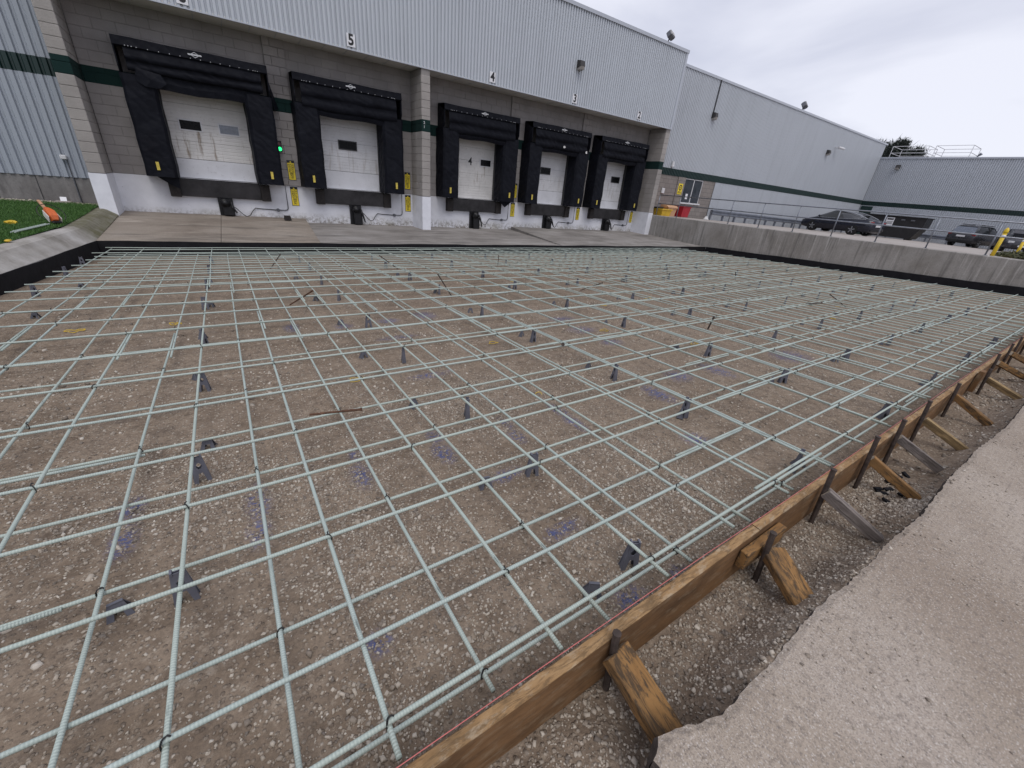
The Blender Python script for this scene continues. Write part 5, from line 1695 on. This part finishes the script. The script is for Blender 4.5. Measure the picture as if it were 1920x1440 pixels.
for ci, (cx_, ymin) in enumerate(tcols):
    for ri, y in enumerate(trows):
        if y < ymin or (ri == 0 and ci in (0, 1)): continue
        x = cx_ + random.uniform(-0.03, 0.03); yy = y + random.uniform(-0.04, 0.04)
        o = link('bar_chair', TALL, None, None, T(x, yy, zg(yy, -0.236)) @ rz(random.choice((0.25, -0.35, 1.2, 0.05)) + random.uniform(-0.2, 0.2)))
        lab = 'tall grey plastic bar chair, %s column from the left kerb, %s row from the form' % (ordw(ci), ordw(ri))
        setup(o, lab, 'bar chair', 'tall bar chairs under the upper mat')
scols = [(-1.92, 5.0), (-0.52, 0.8), (0.95, 0.8), (2.82, 0.8), (4.31, 0.8), (5.85, 0.8), (7.5, 0.8), (9.0, 0.8), (10.6, 0.8), (12.2, 2.0)]
srows = [0.70, 1.54, 2.64, 3.85, 5.06, 6.45, 8.25]
for ci, (cx_, ymin) in enumerate(scols):
    for ri, y in enumerate(srows):
        if y < ymin and not (ri == 0 and ci in (2, 3, 4, 5, 6)): continue
        x = cx_ + random.uniform(-0.05, 0.05) + (0.16 if (ci == 1 and ri > 1) else 0); yy = y + random.uniform(-0.04, 0.04)
        if ci == 1 and ri == 1: x = -0.58
        if ri == 0: x += 0.1
        o = link('bar_chair', SHORT, None, None, T(x, yy, zg(yy, -0.236)) @ rz(random.uniform(-0.6, 0.6)))
        lab = 'short dark plastic bar chair, %s column from the left kerb, %s row from the form' % (ordw(ci), ordw(ri))
        setup(o, lab, 'bar chair', 'short bar chairs under the lower mat')

# ------------------------------------------------------------------ plank form along the near edge
joints = [-3.3, 1.745, 5.96, 10.2, 14.4, 18.7]
for i in range(5):
    a, b = joints[i] + 0.003, joints[i + 1] - 0.003
    L = b - a
    m = MB(); V, F = [], []
    n = max(2, int(L / 0.05))
    rr = np.random.default_rng(50 + i)
    for k in range(n + 1):
        x = L * k / n
        c1, c2 = 0.0035 * rr.uniform(0.2, 1.3), 0.0035 * rr.uniform(0.2, 1.3)
        tz = rr.normal(0, 0.0007)
        wv = 0.003 * math.sin(x * 1.3 + i)
        V += [(x, 0.437 + wv, -0.255), (x, 0.437 + wv, -0.02 - c1 + tz), (x, 0.437 + c1 + wv, -0.02 + tz), (x, 0.475 - c2 + wv, -0.02 + tz), (x, 0.475 + wv, -0.02 - c2 + tz), (x, 0.475 + wv, -0.255)]
    for k in range(n):
        for j in range(6):
            jj = (j + 1) % 6
            F.append((k * 6 + j, (k + 1) * 6 + j, (k + 1) * 6 + jj, k * 6 + jj))
    F += [tuple(range(6)), tuple(range(n * 6 + 5, n * 6 - 1, -1))]
    m.add([(p[0], p[1] - 0.456, p[2] + 0.02) for p in V], F)
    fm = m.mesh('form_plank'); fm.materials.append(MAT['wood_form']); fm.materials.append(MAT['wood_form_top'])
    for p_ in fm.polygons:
        if p_.normal.z > 0.4 and p_.center.z > -0.02: p_.material_index = 1  # worn top paler; sides keep the stained tone with shading painted in
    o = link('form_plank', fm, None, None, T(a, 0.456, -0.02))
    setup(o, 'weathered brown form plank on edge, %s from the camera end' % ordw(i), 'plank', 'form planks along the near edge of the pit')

m = MB(); pts = [(x, 0.4775 + 0.003 * math.sin(x * 1.3 + (0 if x < 1.745 else 1)), -0.016) for x in np.linspace(-3, 18.6, 60)]
m.tube(pts, 0.0012, 5); solo('string_line', m, 'string_pink', (-3, 0.478, -0.016), 'thin pink string line stretched along the inner edge of the form', 'string')

# cleats
m = MB(); m.cbox(-0.17, 0.17, -0.019, 0.019, -0.045, 0.045, 0.003)
o = link('wood_cleat', m.mesh('wood_cleat'), 'wood_kicker', None, T(1.77, 0.416, -0.105)); setup(o, 'short wood cleat nailed over the nearest joint of the form', 'cleat', 'wood cleats on the form')
m = MB(); m.cbox(-0.11, 0.11, -0.019, 0.019, -0.05, 0.05, 0.003)
o = link('wood_cleat', m.mesh('wood_cleat'), 'wood_form', None, T(6.02, 0.410, -0.09) @ Matrix.Rotation(math.pi / 2, 4, 'Y')); setup(o, 'upright wood block over the second joint of the form', 'cleat', 'wood cleats on the form')

# stakes outside the form
stk = [(0.80, 0.022), (1.71, 0.03), (2.37, 0.10), (2.98, 0.12), (3.50, 0.10), (4.06, 0.115), (5.02, 0.07), (6.14, 0.03), (6.72, 0.09), (7.46, 0.11), (8.06, 0.12), (9.0, 0.10), (10.3, 0.10), (11.6, 0.10), (13.0, 0.1), (14.5, 0.1), (16.0, 0.1), (17.5, 0.1)]
for i, (x, z) in enumerate(stk):
    y = 0.4225 if i not in (1, 7) else 0.382
    m = MB(); lean = random.uniform(-0.004, 0.03)
    m.tube([(lean, -0.03, -0.50), (0, 0, 0.0)], [0.0115, 0.0125], 8); m.cyl((0, 0, -0.004), 0.0145, 0.008, 'z', 8)
    o = link('form_stake', m.mesh('form_stake'), 'rusty_steel', None, T(x, y, z)); setup(o, 'rusty steel stake outside the form, %s from the camera end' % ordw(i), 'stake', 'steel stakes holding the form')

# kickers: wood braces from the form down to the edge of the old pavement
kick = [((0.815, 0.418, -0.075), (0.840, 0.150, -0.200), 'flat', 'wood_kicker', 'wide orange-brown wood brace nearest the camera'),
        ((1.765, 0.375, -0.090), (1.625, 0.140, -0.135), 'flat', 'wood_kicker', 'wide brown wood brace below the first cleat'),
        ((2.37, 0.41, -0.035), (2.47, 0.150, -0.185), 'edge', 'wood_grey', 'grey wood brace, first of the narrow ones'),
        ((3.02, 0.41, -0.04), (3.11, 0.150, -0.19), 'edge', 'wood_kicker', 'brown wood brace, second of the narrow ones'),
        ((3.55, 0.41, -0.045), (3.66, 0.165, -0.185), 'edge', 'wood_grey', 'grey wood brace, third of the narrow ones'),
        ((4.16, 0.41, -0.06), (4.20, 0.135, -0.185), 'edge', 'wood_fresh', 'tan wood brace, fourth of the narrow ones'),
        ((5.04, 0.41, -0.045), (5.02, 0.130, -0.185), 'edge', 'wood_kicker', 'brown wood brace, fifth of the narrow ones'),
        ((6.22, 0.37, -0.09), (6.10, 0.050, -0.175), 'edge', 'wood_fresh', 'fresh yellowish wood brace next to the upright block'),
        ((6.83, 0.41, -0.02), (7.25, 0.175, -0.185), 'edge', 'wood_kicker', 'brown wood brace, seventh of the narrow ones'),
        ((7.60, 0.41, -0.02), (8.1, 0.20, -0.185), 'edge', 'wood_kicker', 'brown wood brace, eighth of the narrow ones'),
        ((8.9, 0.41, -0.02), (9.3, 0.20, -0.185), 'edge', 'wood_kicker', 'brown wood brace, ninth of the narrow ones')]
for i, (a, b, kind, mt, lab) in enumerate(kick):
    a, b = Vector(a), Vector(b)
    d = (b - a); L = d.length; x = d.normalized()
    y = Vector((0, 0, 1)).cross(x).normalized(); z = x.cross(y)
    M = Matrix((x, y, z)).transposed().to_4x4(); M.translation = a
    w, h = (0.054, 0.021) if kind == 'flat' else (0.022, 0.027)
    m = MB(); m.cbox(0, L, -w, w, -h, h, 0.003)
    km = m.mesh('wood_brace'); km.materials.append(MAT[mt]); km.materials.append(MAT['wood_end'])
    for p_ in km.polygons:
        if p_.normal.x < -0.8: p_.material_index = 1
    o = link('wood_brace', km, None, None, M @ Matrix.Rotation(random.uniform(-0.06, 0.06), 4, 'X')); setup(o, lab, 'brace', 'wood braces outside the form')
# dark scraps lying in the strip
m = MB()
for q_ in range(14):
    x, y = 3.32 + random.gauss(0, 0.13), 0.30 + random.gauss(0, 0.035)
    z = float(bed_z(np.array([x]), np.array([y]))[0])
    a = random.uniform(0, 3)
    m.box(-0.03, 0.03, -0.012, 0.012, 0.0, 0.012, T(x, y, z) @ rz(a) @ Matrix.Rotation(random.uniform(-0.4, 0.4), 4, 'Y'))
solo('tar_scraps', m, 'black_felt', (3.32, 0.30, -0.22), 'heap of black scraps between the form and the old pavement', 'scraps', kind='stuff')

# ------------------------------------------------------------------ rusty pins left in the bars
pins = [((0.23, 2.44, zg(2.44, -0.022)), (0.52, 2.375, zg(2.375, -0.022)), 'rust_brown', 0.0085, 'rust-brown stake lying flat on the bars'),
        ((0.55, 6.162, -0.456), (0.806, 5.83, -0.199), 'rust_brown', 0.011, 'rust-brown stake leaning through the bars in the left middle'),
        ((0.594, 9.317, -0.587), (0.808, 9.317, -0.314), 'rusty_steel', 0.010, 'thin dark pin leaning right near the apron on the left'),
        ((2.994, 8.841, -0.567), (2.611, 8.841, -0.281), 'rusty_steel', 0.010, 'thin dark pin leaning left in the far middle'),
        ((2.906, 5.965, -0.448), (2.658, 5.965, -0.078), 'rusty_steel', 0.010, 'tall dark pin leaning left in the middle of the bars'),
        ((5.584, 5.785, -0.44), (5.90, 5.55, -0.255), 'rusty_steel', 0.010, 'dark pin leaning far to the right beyond the middle'),
        ((5.489, 2.994, -0.324), (5.43, 2.93, -0.125), 'rusty_steel', 0.013, 'short dark pin standing in the bars, right of the middle'),
        ((8.35, 2.95, zg(2.95, -0.03)), (8.75, 2.86, zg(2.86, -0.02)), 'rusty_steel', 0.011, 'dark stake lying on the bars at the right'),
        ((9.90, 2.80, -0.30), (9.60, 3.05, -0.09), 'rusty_steel', 0.010, 'dark pin leaning at the far right of the bars'),
        ((2.73, 2.95, zg(2.95, -0.06)), (2.64, 2.86, zg(2.86, -0.01)), 'rusty_steel', 0.014, 'stubby dark clamp sitting on a crossing'),
        ((5.614, 8.936, -0.571), (5.627, 8.936, -0.324), 'rusty_steel', 0.009, 'upright dark pin in the far middle'),
        ((9.429, 6.647, -0.476), (9.348, 6.647, -0.274), 'rusty_steel', 0.009, 'upright dark pin in the far right'),
        ((11.056, 5.703, -0.437), (10.939, 5.703, -0.244), 'rusty_steel', 0.009, 'upright dark pin nearest the retaining wall')]
for a, b, mt, rr_, lab in pins:
    m = MB(); a, b = Vector(a), Vector(b)
    m.tube([a, a.lerp(b, 0.97), b], [rr_ * 0.8, rr_, rr_ * 1.0], 7); e = (b - a).normalized() * 0.012
    m.tube([b, b + e], rr_ * 1.35, 7)
    solo('steel_pin', m, mt, tuple(a), lab, 'steel pin', 'loose steel pins in the bars')

# yellow wire loops dropped on the gravel
loops = [(-1.48, 5.70), (-0.67, 5.68), (0.72, 3.30), (2.33, 3.70), (1.99, 2.36), (4.03, 3.60), (6.48, 4.85), (4.81, 7.0), (8.62, 2.55), (10.04, 2.97), (4.73, 2.70), (5.15, 4.73)]
LW = ['leftmost, below the kerb', 'left of the middle, near the apron side', 'nearest the two tall chairs in the middle', 'beside the middle chairs', 'nearest the form', 'right of the middle', 'far right of the middle', 'far back in the middle', 'at the right, nearer the form', 'farthest to the right', 'by the short standing pin', 'behind the middle']
for i, (x, y) in enumerate(loops):
    z = float(bed_z(np.array([x]), np.array([y]))[0]) + 0.008
    rr = random.Random(i)
    m = MB(); pts = []
    n = 14; sp = rr.uniform(1.2, 2.0); op = rr.random() < 0.4
    for k in range(n + 1):
        a = k / n * (2.2 if op else 6.6) + rr.uniform(0, 0.2)
        s = 0.036 + 0.012 * math.sin(3 * a + i)
        pts.append((x + s * sp * math.cos(a), y + s * math.sin(a), z + 0.010 * abs(math.sin(2 * a))))
    m.tube(pts, 0.0032 if y < 4 else 0.0042, 5)
    solo('wire_loop', m, 'yellow_plastic', (x, y, z), 'yellow wire loop on the gravel, ' + LW[i], 'wire', 'yellow wire loops on the gravel')

# ------------------------------------------------------------------ things on the lawn
def lz(x, y): return float(lawn_z(np.array(x), np.array(y)))
x, y = -2.80, 12.45
r = thing('cut_off_saw', (x, y, lz(x, y) + 0.01), 'orange cut-off saw with black hose lying on the lawn', 'saw', mat4=T(-2.70, 11.75, lz(-2.70, 11.75) + 0.0) @ rz(math.radians(125)) @ Matrix.Rotation(math.radians(-42), 4, 'Y') @ T(0.20, 0, 0.015) @ Matrix.Scale(0.52, 4))
m = MB(); V, F = [], []
prof = [(-0.30, 0.10, 0.05, 0.16), (-0.18, 0.15, 0.03, 0.24), (0.0, 0.15, 0.03, 0.27), (0.16, 0.11, 0.04, 0.22), (0.26, 0.06, 0.06, 0.17)]
for a, w, z0, z1 in prof: V += [(a, -w, z0), (a, w, z0), (a, w * 0.75, z1), (a, -w * 0.75, z1)]
for k in range(4):
    for j in range(4): F.append((k * 4 + j, k * 4 + (j + 1) % 4, (k + 1) * 4 + (j + 1) % 4, (k + 1) * 4 + j))
F += [(0, 1, 2, 3), (19, 18, 17, 16)]
m.add(V, F); m.build('body', 'tool_orange', r, local=True)
m = MB(); m.cbox(-0.38, -0.28, -0.14, 0.12, 0.0, 0.10, 0.02); m.build('engine_base', 'machine_black', r, local=True)
m = MB(); m.prism([(-0.30, 0.02), (0.02, 0.02), (0.10, 0.20), (-0.22, 0.22)], 0.155, 0.175, 'y'); m.build('side_cover', 'tool_pale', r, local=True)
m = MB(); m.prism([(-0.32, 0.02), (-0.05, 0.03), (-0.02, 0.16), (-0.28, 0.18)], -0.175, -0.155, 'y'); m.build('side_cover', 'tool_pale', r, local=True)
m = MB(); m.cbox(0.24, 0.62, -0.035, 0.055, 0.08, 0.16, 0.015); m.build('cutting_arm', 'tool_tan', r, local=True)
m = MB(); m.tube([(0.30 + 0.36 * math.cos(a) - 0.35, 0.36 * math.sin(a), 0.12 + 0.14 * math.cos(a * 0.5) ** 2) for a in np.linspace(-2.4, 2.4, 18)], 0.012, 6); m.build('hose', 'tie_black', r, True, local=True)
x, y = -3.24, 11.55
m = MB(); 
for q_ in range(5):
    a = q_ * 1.25; m.tube([(x + 0.06 * math.cos(a), y + 0.10 * math.sin(a), lz(x, y) + 0.02), (x + 0.01, y, lz(x, y) + 0.055)], [0.045, 0.025], 7)
solo('yellow_glove', m, 'yellow_plastic', (x, y, lz(x, y)), 'crumpled yellow glove lying on the lawn at the left edge', 'glove')
x, y = -2.79, 9.55
m = MB(); m.cbox(x - 0.03, x + 0.03, y - 0.05, y + 0.05, lz(x, y) + 0.01, lz(x, y) + 0.04, 0.01)
solo('yellow_scrap', m, 'yellow_plastic', (x, y, lz(x, y)), 'tiny yellow scrap on the lawn near the kerb', 'scrap')
m = MB()
for k in range(4):
    o_ = k * 0.022
    m.tube([(-2.95 + o_, 10.35, lz(-2.9, 10.4) + 0.035 + 0.012 * (k % 2)), (-2.80 + o_, 11.45, lz(-2.8, 11.4) + 0.035 + 0.012 * (k % 2))], 0.0115, 7)
solo('bar_offcuts', m, 'fibreglass_bar', (-2.87, 10.9, lz(-2.87, 10.9)), 'small bundle of pale green bar offcuts on the lawn', 'offcuts')
m = MB(); zp = lz(-3.36, 15.75); m.cbox(-3.51, -3.21, 15.70, 15.95, zp - 0.02, zp + 0.05, 0.01)
solo('splash_block', m, 'lot_concrete', (-3.36, 15.82, zp), 'pale concrete splash block at the foot of the left wall', 'splash block')
m = MB(); m.add([(-3.41, 15.83, zp + 0.05), (-3.29, 15.83, zp + 0.05), (-3.30, 15.90, zp + 0.14), (-3.42, 15.90, zp + 0.14), (-3.41, 15.84, zp + 0.05), (-3.29, 15.84, zp + 0.05), (-3.30, 15.91, zp + 0.14), (-3.42, 15.91, zp + 0.14)], [(0, 1, 2, 3), (7, 6, 5, 4), (0, 4, 5, 1), (1, 5, 6, 2), (2, 6, 7, 3), (3, 7, 4, 0)])
solo('bait_label', m, 'sign_white', (-3.36, 15.86, zp + 0.05), 'small white card leaning on the splash block', 'card')
r = thing('wall_outlet', (-3.09, 15.95, 0.34), 'pale outlet box with conduit on the left metal wall', 'outlet')
m = MB(); m.cbox(-3.15, -3.03, 15.88, 15.975, 0.92, 1.02, 0.015); m.build('box', 'frame_white', r)
m = MB(); m.tube([(-3.05, 15.955, 0.93), (-3.05, 15.955, -0.15)], 0.013, 6); m.build('pipe', 'conduit_grey', r)
# gravel strip at the foot of the left wall
n = 2600
x = rng.uniform(-7.5, -2.6, n); y = rng.uniform(15.6, 15.98, n)
V, F, tt = stones(x, y, rng.uniform(0.012, 0.03, n), lawn_z)
me = np_mesh('wall_gravel', V, F, 'stone'); fattr(me, 'tone', np.clip(tt + 0.25, 0, 1))
setup(link('wall_gravel', me), 'pale stones along the foot of the left wall', 'gravel', kind='stuff')
